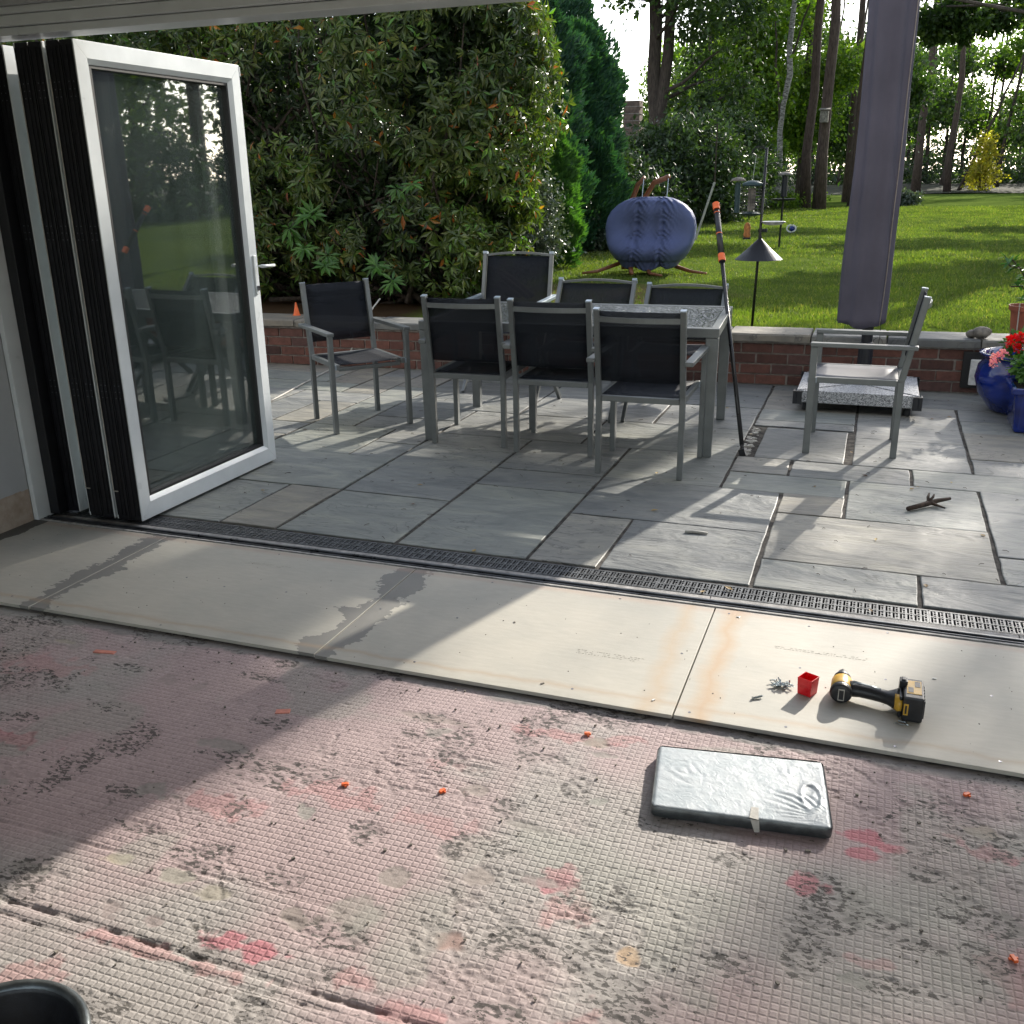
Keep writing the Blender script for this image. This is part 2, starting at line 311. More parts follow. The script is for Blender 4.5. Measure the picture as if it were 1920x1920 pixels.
def m_foil():
    mt, t, n, l, P = nt('foil_wrap'); g = geo(n); pos = g.outputs['Position']
    c = ramp(n, [(.3, (.34, .385, .41)), (.7, (.45, .48, .50))]); l.new(noise(n, l, pos, 14, 4), c.inputs[0]); l.new(c.outputs[0], P.inputs['Base Color'])
    P.inputs['Metallic'].default_value = .1; P.inputs['Roughness'].default_value = .45
    wv = n.new('ShaderNodeTexWave'); wv.inputs['Scale'].default_value = 95; l.new(pos, wv.inputs['Vector'])
    b = bump(n, l, wv.outputs[0], .12, .001, None); bump(n, l, noise(n, l, pos, 38, 3, .5, 1.5), .25, .006, P, b); return mt
MT['foil'] = m_foil()
MT['foil_dark'] = simple('foil_side', (.13, .145, .15), .35, .6, .2, 30, .5, 60)

def m_granite():
    mt, t, n, l, P = nt('granite'); g = geo(n)
    v = n.new('ShaderNodeTexVoronoi'); v.inputs['Scale'].default_value = 210; l.new(g.outputs['Position'], v.inputs['Vector'])
    sp = n.new('ShaderNodeSeparateColor'); l.new(v.outputs['Color'], sp.inputs[0])
    c = ramp(n, [(0, (.06, .06, .065)), (.35, (.25, .26, .28)), (.8, (.5, .51, .53)), (1, (.65, .65, .66))]); l.new(sp.outputs[0], c.inputs[0])
    l.new(c.outputs[0], P.inputs['Base Color']); P.inputs['Roughness'].default_value = .5; return mt
MT['granite'] = m_granite()

def m_bareplaster():
    mt, t, n, l, P = nt('left_wall'); g = geo(n); pos = g.outputs['Position']
    sp = n.new('ShaderNodeSeparateXYZ'); l.new(pos, sp.inputs[0])
    nz = noise(n, l, pos, 7, 6, .6)
    z = mth(n, l, 'ADD', sp.outputs[2], mth(n, l, 'MULTIPLY_ADD', nz, .05, -.025))
    low = mth(n, l, 'LESS_THAN', z, .155)
    raw = ramp(n, [(.3, (.26, .19, .14)), (.6, (.40, .33, .27))]); l.new(noise(n, l, pos, 11, 6, .7), raw.inputs[0])
    top = ramp(n, [(.3, (.36, .37, .38)), (.7, (.42, .43, .44))]); l.new(noise(n, l, pos, 3, 4), top.inputs[0])
    l.new(mixc(n, l, low, top.outputs[0], raw.outputs[0]), P.inputs['Base Color']); P.inputs['Roughness'].default_value = .85
    bump(n, l, noise(n, l, pos, 60, 6), .3, .003, P); return mt
MT['left_wall'] = m_bareplaster()
# ------------------------------------------------------------------ mesh helpers
def wloc(o):
    v = Vector((0, 0, 0))
    while o is not None: v += o.location; o = o.parent
    return v
class MB:
    def __init__(s): s.v = []; s.f = []
    def add(s, vs, fs):
        b = len(s.v); s.v += [tuple(x) for x in vs]; s.f += [tuple(i+b for i in q) for q in fs]; return s
    def box(s, x0, x1, y0, y1, z0, z1, rot=0, c=None):
        vs = [(x, y, z) for z in (z0, z1) for x, y in ((x0, y0), (x1, y0), (x1, y1), (x0, y1))]
        if rot:
            cx, cy = c if c else ((x0+x1)/2, (y0+y1)/2); ca, sa = math.cos(rot), math.sin(rot)
            vs = [(cx+(x-cx)*ca-(y-cy)*sa, cy+(x-cx)*sa+(y-cy)*ca, z) for x, y, z in vs]
        return s.add(vs, [(3, 2, 1, 0), (4, 5, 6, 7), (0, 1, 5, 4), (1, 2, 6, 5), (2, 3, 7, 6), (3, 0, 4, 7)])
    def bar(s, p, q, w, h, up=(0, 0, 1), w1=None, h1=None):
        p, q = Vector(p), Vector(q); d = (q-p).normalized(); u = Vector(up)
        if abs(d.dot(u)) > .98: u = Vector((0, 1, 0))
        r = d.cross(u).normalized(); u = r.cross(d)
        w1 = w if w1 is None else w1; h1 = h if h1 is None else h1; vs = []
        for c, ww, hh in ((p, w, h), (q, w1, h1)):
            for a, b in ((-1, -1), (1, -1), (1, 1), (-1, 1)): vs.append(c+r*a*ww/2+u*b*hh/2)
        return s.add(vs, [(3, 2, 1, 0), (4, 5, 6, 7), (0, 1, 5, 4), (1, 2, 6, 5), (2, 3, 7, 6), (3, 0, 4, 7)])
    def tube(s, pts, rad, n=10, cap=True, ell=1.0):
        pts = [Vector(p) for p in pts]; rs = rad if isinstance(rad, (list, tuple)) else [rad]*len(pts); vs = []
        ref = Vector((1, 0, 0)) if abs((pts[-1]-pts[0]).normalized().x) < .9 else Vector((0, 1, 0))
        for i, p in enumerate(pts):
            d = (pts[min(i+1, len(pts)-1)]-pts[max(i-1, 0)]).normalized()
            a = (ref-d*ref.dot(d)).normalized(); b = d.cross(a)
            for k in range(n):
                t = 2*math.pi*k/n; vs.append(p+(a*math.cos(t)+b*math.sin(t)*ell)*rs[i])
        fs = [(i*n+k, i*n+(k+1) % n, (i+1)*n+(k+1) % n, (i+1)*n+k) for i in range(len(pts)-1) for k in range(n)]
        if cap: fs += [tuple(range(n-1, -1, -1)), tuple((len(pts)-1)*n+k for k in range(n))]
        return s.add(vs, fs)
    def lathe(s, c, prof, n=32, cap0=True, cap1=True):
        vs = [(c[0]+r*math.cos(2*math.pi*k/n), c[1]+r*math.sin(2*math.pi*k/n), c[2]+z) for r, z in prof for k in range(n)]
        fs = [(i*n+k, i*n+(k+1) % n, (i+1)*n+(k+1) % n, (i+1)*n+k) for i in range(len(prof)-1) for k in range(n)]
        if cap0: fs.append(tuple(range(n-1, -1, -1)))
        if cap1: fs.append(tuple((len(prof)-1)*n+k for k in range(n)))
        return s.add(vs, fs)
    def prism(s, poly, z0, z1):
        n = len(poly); vs = [(x, y, z0) for x, y in poly]+[(x, y, z1) for x, y in poly]
        return s.add(vs, [tuple(range(n-1, -1, -1)), tuple(range(n, 2*n))]+[(k, (k+1) % n, n+(k+1) % n, n+k) for k in range(n)])
    def build(s, name, mat, parent=None, smooth=False, bev=0, subd=0):
        o = wloc(parent) if parent is not None else Vector((0, 0, 0))
        me = bpy.data.meshes.new(name); me.from_pydata([(x-o.x, y-o.y, z-o.z) for x, y, z in s.v], [], s.f); me.update()
        me.materials.append(MT[mat] if isinstance(mat, str) else mat)
        ob = bpy.data.objects.new(name, me); COL.objects.link(ob)
        if parent is not None: ob.parent = parent
        if smooth:
            me.polygons.foreach_set('use_smooth', [True]*len(me.polygons))
        if bev:
            b = ob.modifiers.new('bevel', 'BEVEL'); b.width = bev; b.segments = 2; b.limit_method = 'ANGLE'
        if subd:
            b = ob.modifiers.new('subd', 'SUBSURF'); b.levels = b.render_levels = subd
        return ob
def npmesh(name, V, F, mat, parent=None, smooth=False):
    """V (n,3), F (m,3|4) numpy"""
    o = wloc(parent) if parent is not None else Vector((0, 0, 0))
    V = np.asarray(V, dtype=np.float32)-np.array(o, dtype=np.float32); F = np.asarray(F, dtype=np.int32)
    me = bpy.data.meshes.new(name); k = F.shape[1]
    me.vertices.add(len(V)); me.vertices.foreach_set('co', V.ravel())
    me.loops.add(F.size); me.loops.foreach_set('vertex_index', F.ravel())
    me.polygons.add(len(F)); me.polygons.foreach_set('loop_start', np.arange(0, F.size, k, dtype=np.int32))
    me.polygons.foreach_set('use_smooth', np.full(len(F), smooth, dtype=bool))
    me.update(calc_edges=True); me.materials.append(MT[mat])
    ob = bpy.data.objects.new(name, me); COL.objects.link(ob)
    if parent is not None: ob.parent = parent
    return ob
def tag(o, label=None, cat=None, group=None, kind=None):
    if label: o['label'] = label
    if cat: o['category'] = cat
    if group: o['group'] = group
    if kind: o['kind'] = kind
    return o
def thing(name, loc, label, cat, group=None):
    o = bpy.data.objects.new(name, None); COL.objects.link(o); o.location = loc; o.empty_display_size = .1
    return tag(o, label, cat, group)
def kids(o): return [c for c in bpy.data.objects if c.parent == o]
def copy_tree(o, parent=None):
    c = o.copy(); COL.objects.link(c); c.parent = parent
    for ch in list(o.children): copy_tree(ch, c)
    return c
# numpy leaf batches -------------------------------------------------
def unit(a): return a/np.maximum(np.linalg.norm(a, axis=1, keepdims=True), 1e-9)
def leaf_batch(P, D, U, L, Wd, droop=.15, fold=.12, quad=False):
    """P base, D direction, U up-ish normal, all (n,3); L, Wd (n,)"""
    D = unit(D); R = unit(np.cross(D, U)); U = np.cross(R, D); L = L[:, None]; Wd = Wd[:, None]; n = len(P)
    if quad:
        V = np.stack([P, P+D*L*.5-R*Wd*.5, P+D*L-U*L*droop, P+D*L*.5+R*Wd*.5], 1).reshape(-1, 3)
        b = np.arange(n)[:, None]*4; return V, (b+np.array([[0, 1, 2, 3]])).reshape(-1, 4)
    M = P+D*L*.5-U*fold*Wd
    V = np.stack([P, P+D*L*.5-R*Wd*.5, P+D*L-U*L*droop, P+D*L*.5+R*Wd*.5, M-U*L*droop*.15], 1).reshape(-1, 3)
    b = np.arange(n)[:, None, None]*5
    T = np.array([[0, 1, 4], [1, 2, 4], [2, 3, 4], [3, 0, 4]])[None]
    return V, (b+T).reshape(-1, 3)
def rand_dirs(n, up=0.0):
    d = rng.normal(size=(n, 3)); d[:, 2] += up; return unit(d)
def blob_points(n, ells, shell=.75, clus=None, cs=.25):
    """points in the outer part of ellipsoids, optionally clumped"""
    ells = np.array(ells, float); vol = ells[:, 3]*ells[:, 4]*ells[:, 5]; p = vol**.67; p /= p.sum()
    k = clus if clus else n
    e = ells[rng.choice(len(ells), k, p=p)]; d = rand_dirs(k); r = (shell+(1-shell)*rng.random(k)**.6)[:, None]
    c = e[:, :3]+d*e[:, 3:6]*r
    if clus:
        s = rng.integers(0, k, n); size = (cs*(.5+rng.random(k)))[s][:, None]
        pts = c[s]+rng.normal(size=(n, 3))*size*np.array([1, 1, .65]); return pts, d[s]
    return c, d
def crown(name, ells, n, L, mat, parent, clus=200, cs=.3, shell=.45, quad=True, ar=.55, up=.2):
    P, d = blob_points(n, ells, shell, clus, cs)
    l = L*(.6+.8*rng.random(n)); V, F = leaf_batch(P, rand_dirs(n)+d*.5, rand_dirs(n, .8), l, l*ar, quad=quad)
    return npmesh(name, V, F, mat, parent)

# ------------------------------------------------------------------ value noise for height fields
def vnoise(x, y, seed=0):
    r = np.random.default_rng(seed); T = r.random((256, 256)).astype(np.float32)
    xi = np.floor(x).astype(int); yi = np.floor(y).astype(int); fx = x-xi; fy = y-yi; fx = fx*fx*(3-2*fx); fy = fy*fy*(3-2*fy)
    a = T[xi & 255, yi & 255]; b = T[(xi+1) & 255, yi & 255]; c = T[xi & 255, (yi+1) & 255]; d = T[(xi+1) & 255, (yi+1) & 255]
    return (a*(1-fx)+b*fx)*(1-fy)+(c*(1-fx)+d*fx)*fy
def fbm(x, y, s, o=4, seed=0, g=.5):
    t = 0; a = 1; w = 0
    for k in range(o): t = t+a*vnoise(x*s*2**k+17.3*k, y*s*2**k-9.1*k, seed+k); w += a; a *= g
    return t/w
def sst(a, b, x): t = np.clip((x-a)/(b-a), 0, 1); return t*t*(3-2*t)

# ================================================================== SETTING
# indoor floor: tile adhesive left after the tiles came up, worked as real relief
FZ = -.018
def indoor_floor():
    xs = np.arange(-3.62, 1.10, .005); ys = np.arange(.80, 2.60, .0047)
    X, Y = np.meshgrid(xs, ys, indexing='ij'); Wx = X+.03*(fbm(X, Y, 9, 3, 91)-.5); Wy = Y+.03*(fbm(X, Y, 9, 3, 92)-.5)
    h = .0016*(fbm(X, Y, 3.5, 3, 1)-.5)
    clus = fbm(Wx, Wy, 5.2, 3, 10); fine = fbm(X*.8, Y*1.5, 78, 2, 20); mid = fbm(X, Y*1.3, 26, 3, 30)
    m1 = sst(.675, .73, clus)                                            # areas of broken adhesive
    feats = [(.129, 1.86, .07, .035), (.19, 1.66, .09, .03), (.13, 1.645, .05, .02), (.006, 1.72, .05, .05), (.23, 2.03, .05, .03), (.35, 1.92, .07, .05),
             (-.42, 1.54, .05, .06), (-.54, 1.355, .07, .035), (-.34, 1.47, .09, .05), (-1.41, 1.86, .10, .03), (-1.41, 1.73, .05, .03), (.34, 1.80, .06, .04),
             (-1.9, 1.85, .06, .03), (-2.1, 2.05, .08, .03), (-1.75, 1.7, .07, .03), (-1.55, 2.12, .08, .03), (-2.3, 1.9, .09, .04), (-1.2, 1.3, .05, .03), (-1.0, 1.2, .05, .04),
             (-.30, 1.30, .07, .05), (.05, 1.25, .09, .04), (.30, 1.42, .08, .04), (-.95, 1.10, .07, .04), (-1.32, 1.10, .08, .04), (-1.75, 1.28, .06, .03), (-2.5, 2.05, .09, .03), (-2.85, 2.25, .10, .03), (-2.2, 2.28, .08, .025), (-1.75, 2.35, .09, .02), (-1.1, 2.2, .08, .03), (-.75, 2.2, .07, .03), (.55, 1.95, .06, .05), (.55, 1.7, .06, .05), (-.15, 1.62, .05, .03), (-1.05, 1.75, .04, .05), (-1.15, 1.55, .05, .03), (-1.6, 1.6, .07, .02), (.22, 1.80, .10, .02), (.30, 2.28, .07, .02),
             (-.75, 1.95, .05, .04), (-.62, 2.1, .04, .06), (-.95, 1.42, .07, .04), (.05, 1.9, .07, .03), (-.2, 1.95, .06, .03), (.42, 2.2, .06, .05), (-.1, 1.35, .07, .05), (-.82, 1.78, .04, .05)]
    m2 = np.zeros_like(h)
    for cx, cy, rx, ry in feats:
        q = ((Wx-cx)/rx)**2+((Wy-cy)/ry)**2+(mid-.5)*2.4; m2 = np.maximum(m2, 1-sst(.7, 1.25, q))
    pits = sst(.52, .60, fine)*np.clip(m1*.95+.85*m2*(.4+.6*sst(.42, .55, fbm(X, Y, 14, 3, 33))), 0, 1)
    h -= .0018*pits; h += .0007*np.clip(m1+m2, 0, 1)*sst(.4, .5, mid)
    lone = sst(.80, .85, fbm(X*.75, Y*1.6, 36, 2, 40)); h -= .002*lone
    dense = sst(.60, .66, fbm(Wx, Wy, 3.1, 2, 50))*sst(.50, .58, fbm(X, Y, 75, 2, 60)); h -= .0012*dense
    # flakes of adhesive broken away, leaving crisp ragged ledges
    fl1 = fbm(X, Y*1.35, 15, 4, 311, .6); area = sst(.50, .60, fbm(Wx, Wy, 3.0, 3, 312)); brk = sst(.505, .525, fl1)*(1-sst(.60, .62, fl1))*np.clip(area+m2*.8, 0, 1)
    fl2 = fbm(X*.7, Y*1.5, 40, 3, 313, .6); cres = np.exp(-((fl2-.50)/.016)**2)*sst(.52, .60, fbm(X, Y*1.2, 11, 3, 314))
    h -= .0016*brk*sst(.3, .5, fbm(X, Y, 9, 2, 315)); h -= .0016*cres; h += .0004*(fbm(X, Y, 70, 3, 316)-.5)*2*brk
    # ragged ledges
    led = fbm(Wx, Wy*1.6, 4.2, 3, 70); ledge = np.exp(-((led-.52)/.0045)**2)*sst(.52, .62, fbm(X, Y, 7, 2, 71)); h -= .0035*ledge
    # long grooves where the tile joints ran
    for y0, w, dep, x0, x1 in ((1.282, .0065, .007, -4, -.45), (1.247, .004, .005, -4, -.8), (1.503, .0035, .0045, -2.6, -.95), (2.30, .003, .003, -.1, 1.3), (1.90, .002, .002, -2.6, -1.4)):
        yy = y0+.006*(fbm(X, Y*0, 6, 3, int(y0*100))-.5)*2; gm = np.exp(-((Y-yy)/w)**2)*sst(x0, x0+.1, X)*(1-sst(x1-.1, x1, X)); gm *= .45+.55*sst(.35, .6, fbm(X, Y*0, 22, 2, 81)); h -= dep*gm
    # smooth scraped patches
    tint = np.zeros(X.shape+(3,), np.float32)
    pk = sst(.30, .52, fbm(X, Y, 1.7, 4, 100)); base = np.array([.34, .315, .30])*(1-pk[..., None])+np.array([.375, .290, .290])*pk[..., None]
    tint[:] = base*(1+.10*(fbm(X, Y, 11, 3, 105)[..., None]-.5)*2)
    def stain(cx, cy, rx, ry, col, s, ragged=1.0):
        q = np.sqrt(((X-cx)/rx)**2+((Y-cy)/ry)**2)+(fbm(X, Y, 26, 4, int(abs(cx*999)+cy*77)+3)-.5)*2.4*ragged; f = (1-sst(.65, 1.0, q))*s
        tint[:] = tint*(1-f[..., None])+np.array(col)*f[..., None]; return f
    for (cx, cy, rx, ry, s) in [(.11, 2.13, .07, .035, .85), (.10, 2.07, .05, .02, .8), (-.02, 1.92, .06, .03, .75), (-.55, 1.745, .05, .05, .75), (-.50, 1.67, .06, .06, .5), (-1.20, 1.88, .13, .05, .5), (-1.45, 1.74, .14, .05, .5), (-2.24, 1.815, .12, .04, .8),
                                (.385, 2.17, .06, .03, .75), (.30, 2.2, .03, .015, .7), (-.72, 2.33, .14, .03, .6), (-.55, 2.36, .06, .03, .5), (-1.12, 1.34, .08, .03, .75), (-.86, 1.33, .05, .04, .5), (-1.5, 1.12, .09, .05, .5), (-1.25, 1.265, .2, .02, .55),
                                (.12, 1.72, .05, .02, .4), (.40, 1.78, .06, .08, .45), (-.7, 1.30, .06, .03, .6), (-.9, 1.85, .09, .05, .35), (-.36, 1.35, .1, .06, .4), (-2.5, 2.2, .2, .06, .4), (-.95, 2.10, .08, .03, .3), (.2, 1.5, .1, .05, .35)]:
        stain(cx, cy, rx, ry, (.46, .11, .15) if s > .7 else (.43, .20, .20), s*.85)
    flat = np.zeros_like(h)
    for (cx, cy, rx, ry, col, s) in [(-1.56, 1.478, .05, .028, (.36, .31, .23), .9), (-1.392, 1.477, .05, .028, (.31, .29, .25), .9), (-1.276, 1.46, .05, .028, (.33, .30, .25), .9), (-1.052, 1.45, .055, .035, (.27, .23, .21), .9),
                                 (-.344, 1.575, .032, .028, (.48, .34, .22), .95), (-.704, 1.50, .045, .035, (.34, .23, .20), .9), (-.911, 1.64, .045, .035, (.29, .25, .23), .9), (-.725, 1.70, .05, .035, (.30, .26, .24), .9), (-.861, 2.01, .05, .03, (.32, .27, .25), .9),
                                 (-2.55, 2.36, .06, .015, (.40, .33, .25), .9), (-.62, 2.33, .05, .03, (.30, .26, .22), .8), (.36, 2.245, .05, .03, (.33, .27, .22), .9), (-1.1, 2.3, .12, .02, (.29, .24, .22), .7), (-1.62, 1.98, .09, .035, (.26, .24, .22), .7), (-.93, 1.5, .08, .06, (.26, .25, .22), .6)]:
        f = stain(cx, cy, rx, ry, col, s, .5); flat = np.maximum(flat, f)
    for q_ in range(34):
        f = stain(rng.uniform(-3.1, .9), rng.uniform(1.0, 2.42), rng.uniform(.02, .07), rng.uniform(.012, .035), [(.27, .25, .23), (.30, .245, .235), (.25, .25, .225)][q_ % 3], .75, 1.0); flat = np.maximum(flat, f)
    # grey adhesive squeezed out along the edge of the boards
    em = sst(2.455, 2.485, Y+.03*(fbm(X, Y, 12, 4, 120)-.5)*2); tint[:] = tint*(1-.75*em[..., None])+np.array([.17, .175, .165])*.75*em[..., None]; flat = np.maximum(flat, em)
    gl = sst(.62, .72, fbm(Wx, Wy, 4, 3, 130))*.5; tint[:] = tint*(1-gl[..., None])+np.array([.30, .30, .27])*gl[..., None]
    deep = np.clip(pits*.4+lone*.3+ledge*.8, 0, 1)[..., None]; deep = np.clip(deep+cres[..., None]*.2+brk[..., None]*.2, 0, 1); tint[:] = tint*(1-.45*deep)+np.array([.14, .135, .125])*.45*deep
    flat = np.clip(flat+np.clip(m2*.8+m1*.7+brk*.8, 0, 1)*.8+sst(.5, .6, fbm(X, Y, 2.1, 3, 140))*.35, 0, 1); h -= .0022*np.clip(flat, 0, 1)*(1-em)
    h = np.where(Y > 2.52, np.minimum(h, 0), h)
    nx, ny = X.shape; V = np.stack([X, Y, h+FZ], -1).reshape(-1, 3); i = np.arange(nx*ny).reshape(nx, ny)
    F = np.stack([i[:-1, :-1], i[1:, :-1], i[1:, 1:], i[:-1, 1:]], -1).reshape(-1, 4)
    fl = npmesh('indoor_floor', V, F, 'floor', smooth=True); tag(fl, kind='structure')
    a1 = fl.data.color_attributes.new('tint', 'FLOAT_COLOR', 'POINT'); c = np.ones((nx*ny, 4), np.float32); c[:, :3] = tint.reshape(-1, 3); a1.data.foreach_set('color', c.ravel())
    a2 = fl.data.attributes.new('grid', 'FLOAT', 'POINT'); a2.data.foreach_set('value', (1-np.clip(flat, 0, 1)*.92).astype(np.float32).ravel())
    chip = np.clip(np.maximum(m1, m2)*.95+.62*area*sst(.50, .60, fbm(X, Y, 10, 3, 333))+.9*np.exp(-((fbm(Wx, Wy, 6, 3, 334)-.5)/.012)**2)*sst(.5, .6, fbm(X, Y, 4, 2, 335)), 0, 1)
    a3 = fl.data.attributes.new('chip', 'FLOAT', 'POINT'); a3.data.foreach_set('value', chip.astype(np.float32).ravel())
    return fl
floor = indoor_floor()
o = MB().box(-3.62, 4.6, -4, .80, -.2, FZ).box(1.095, 4.6, .801, 3.3, -.2, FZ).build('room_floor', 'mortar'); tag(o, kind='structure')
# cement boards, part of the indoor floor
bx = [-3.63, -2.872, -1.645, -.440, .765, 1.97, 3.17]
for k in range(6):
    x0, x1 = bx[k]+(.003 if k else 0), bx[k+1]-.002; yo = (.0, .004, -.003, 0, .003, 0)[k]; mb = MB()
    mb.box(x0, x1, 2.515+yo, 3.308, -.0125, 0)
    b = mb.build('cement_board', 'board', floor, bev=.0012); b.data.materials.append(MT['board_edge'])
    b.data.polygons[2].material_index = 0
    if k == 1: b['label'] = 'board with dark adhesive smeared over both joints'
    if k == 3: b['label'] = 'sunlit board with rust-coloured stain at its right joint'
o = MB().box(-3.62, 3.2, 2.535, 3.30, -.05, -.013).build('adhesive_bed', 'board_edge', floor)
# faint maker's print on the boards: broken thin strokes, unreadable in the photograph
def printed(x, y, rows, n, L, sd):
    mb = MB(); r = random.Random(sd)
    for q in range(rows):
        xx = x+r.uniform(0, .01)
        for k in range(n):
            w = r.uniform(.003, .011); xx += w+r.uniform(.002, .007)
            if r.random() < .75: mb.box(xx-w, xx, y-q*.012, y-q*.012+.0018, .0003, .0006)
    mb.build('printed_mark', 'mark', floor)
printed(-.83, 2.83, 3, 20, 0, 1); printed(-2.35, 3.16, 2, 16, 0, 2); printed(-.21, 3.06, 2, 24, 0, 3); printed(-3.05, 2.85, 2, 9, 0, 4)

mb = MB()
for bx0 in bx[:5]:
    for k in range(5):
        for yy in (2.56, 2.92, 3.27):
            x = bx0+.06+k*.27+rng.uniform(-.02, .02)
            if x < .75 and rng.random() < .45: mb.lathe((x, yy+rng.uniform(-.02, .02), .0002), [(.0042, 0), (.0042, .0006), (.0015, .0004)], 9)
tag(mb.build('screw_heads', 'screw_dark', floor), kind='stuff')
mb = MB()
for k in range(110):
    x, y = rng.uniform(-3.5, .7), rng.uniform(2.53, 3.3); q = rng.uniform(.0008, .0022); mb.box(x-q, x+q, y-q*.6, y+q*.6, .0002, .0004+q*.6, rot=rng.uniform(0, 3))
tag(mb.build('grit', 'stone', floor), kind='stuff')
# room shell
o = MB().box(-3.93, -3.63, -4, 3.30, -.2, 2.6).build('left_wall', 'left_wall'); tag(o, kind='structure')
o = MB().box(4.6, 4.9, -4, 3.30, -.2, 2.6).build('right_wall', 'plaster'); tag(o, kind='structure')
o = MB().box(-3.93, 4.9, -4, 3.28, 2.42, 2.6).build('room_ceiling', 'ceiling'); tag(o, kind='structure')
o = MB().box(-12, -3.66, 3.30, 3.58, -.3, 2.6).box(4.7, 12, 3.30, 3.58, -.3, 2.6).box(-12, 12, 3.302, 3.58, 2.2, 5.2).build('house_wall', 'plaster'); tag(o, kind='structure')
o = MB().box(-3.63, 4.7, 3.22, 3.30, 2.145, 2.42).build('lintel', 'plaster'); tag(o, kind='structure')

# patio: bed with individually laid stone slabs
bed = MB().box(-12, 9, 3.5385, 7.75, -.2, -.0065).build('patio', 'joint_mortar'); tag(bed, kind='structure')
sx = lambda i: -.04+.3035*i
sy = lambda j: 3.552+.3055*j if j <= 10 else (6.93 if j == 11 else 6.93+.305*(j-11))
known = [(-9, -8, 0, 2), (-8, -6, 0, 2), (-6, -4, 0, 3), (-4, -3, 0, 2), (-3, -1, 0, 2), (-1, 1, 0, 1), (1, 3, 0, 1), (-1, 2, 1, 3), (2, 4, 1, 2), (-4, -1, 2, 4), (-1, 0, 3, 4), (0, 2, 3, 5), (2, 5, 2, 5),
         (-2, 0, 4, 5), (-2, -1, 5, 6), (-1, 1, 5, 6), (1, 4, 5, 6), (-2, 0, 8.45, 9), (-2, 0, 9, 10), (-2, 0, 10, 12), (0, 2, 6, 8), (0, 2, 8, 11), (0, 3, 11, 12), (2, 4, 6, 7), (2, 4, 7, 9), (2, 4, 9, 10), (2, 4, 10, 11), (3, 5, 0, 1),
         (-6, -4, 3, 4), (-8, -6, 2, 5), (-11, -8, 2, 4), (-9, -8, 4, 5), (-9, -8, 5, 6), (-11, -9, 4, 6), (-11, -9, 0, 2), (-10, -8, 6, 7), (-8, -6, 5, 6), (-6, -4, 4, 6), (-4, -2, 4, 6), (-8, -5, 6, 8), (-5, -2, 6, 8), (-11, -10, 6, 8), (-10, -8, 7, 8),
         (-10, -7, 8, 9), (-7, -4, 8, 10), (-4, -2, 8, 10), (-13, -11, 8, 9), (-11, -10, 8, 10), (-10, -7, 9, 11)]
occ = {}
def cells(r): return [(i, j) for i in range(r[0], r[1]) for j in range(int(math.floor(r[2])), int(math.ceil(r[3])))]
slabs = list(known)
for r in known:
    for c in cells(r): occ[c] = 1
occ.update({(-2, 6): 1, (-1, 6): 1, (-2, 7): 1, (-1, 7): 1, (-2, 8): 1, (-1, 8): 1})
slabs.append('gap')
rr = random.Random(5)
for j in range(0, 13):
    for i in range(-22, 13):
        if (i, j) in occ: continue
        for (w, h) in rr.sample([(3, 2), (2, 2), (2, 1), (1, 2), (3, 1), (2, 3)], 6)+[(1, 1)]:
            cs_ = [(i+a_, j+b_) for a_ in range(w) for b_ in range(h)]
            if all(c not in occ for c in cs_) and j+h <= 13 and i+w <= 13: break
        for c in cs_: occ[c] = 1
        slabs.append((i, i+w, j, j+h))
for r in slabs:
    if r == 'gap': x0, x1, y0, y1 = sx(-2)+.085, sx(0)-.03, sy(6), sy(8)+.10
    else: x0, x1, y0, y1 = sx(r[0]), sx(r[1]), sy(r[2]), sy(r[3])
    x0 += .0088; x1 -= .0088; y0 += .005; y1 -= .005
    if r != 'gap' and r[3] == 9 and r[2] == 8.45: y0 += .0
    def edge(p, q, n):
        return [(p[0]+(q[0]-p[0])*k/n+rr.uniform(-.0028, .0028), p[1]+(q[1]-p[1])*k/n+rr.uniform(-.0028, .0028)) for k in range(n)]
    n = 5; poly = edge((x0, y0), (x1, y0), n)+edge((x1, y0), (x1, y1), n)+edge((x1, y1), (x0, y1), n)+edge((x0, y1), (x0, y0), n)
    cx, cy = (x0+x1)/2, (y0+y1)/2; N = len(poly); zt = rr.uniform(-.0015, .0025); tx, ty = rr.uniform(-.003, .003), rr.uniform(-.003, .003)
    zf = lambda x, y: zt+tx*(x-cx)+ty*(y-cy)
    vs = [(x, y, -.03) for x, y in poly]+[(x, y, zf(x, y)-.0018) for x, y in poly]
    ins = [(cx+(x-cx)*(1-.004/max(.1, x1-x0)*2), cy+(y-cy)*(1-.004/max(.1, y1-y0)*2)) for x, y in poly]; vs += [(x, y, zf(x, y)) for x, y in ins]
    fs = [(k, (k+1) % N, N+(k+1) % N, N+k) for k in range(N)]+[(N+k, N+(k+1) % N, 2*N+(k+1) % N, 2*N+k) for k in range(N)]+[tuple(2*N+k for k in range(N))]
    MB().add(vs, fs).build('paving_slab', 'slate', bed)
# rubble in the wide joint beside slab
mb = MB()
for k in range(60):
    x = rr.uniform(-.635, -.59); y = rr.uniform(5.42, 6.08); s_ = rr.uniform(.006, .016); mb.box(x-s_, x+s_*.6, y-s_, y+s_, -.012, rr.uniform(-.006, .004), rot=rr.uniform(0, 3))
tag(mb.build('joint_rubble', 'cane', bed), kind='stuff')

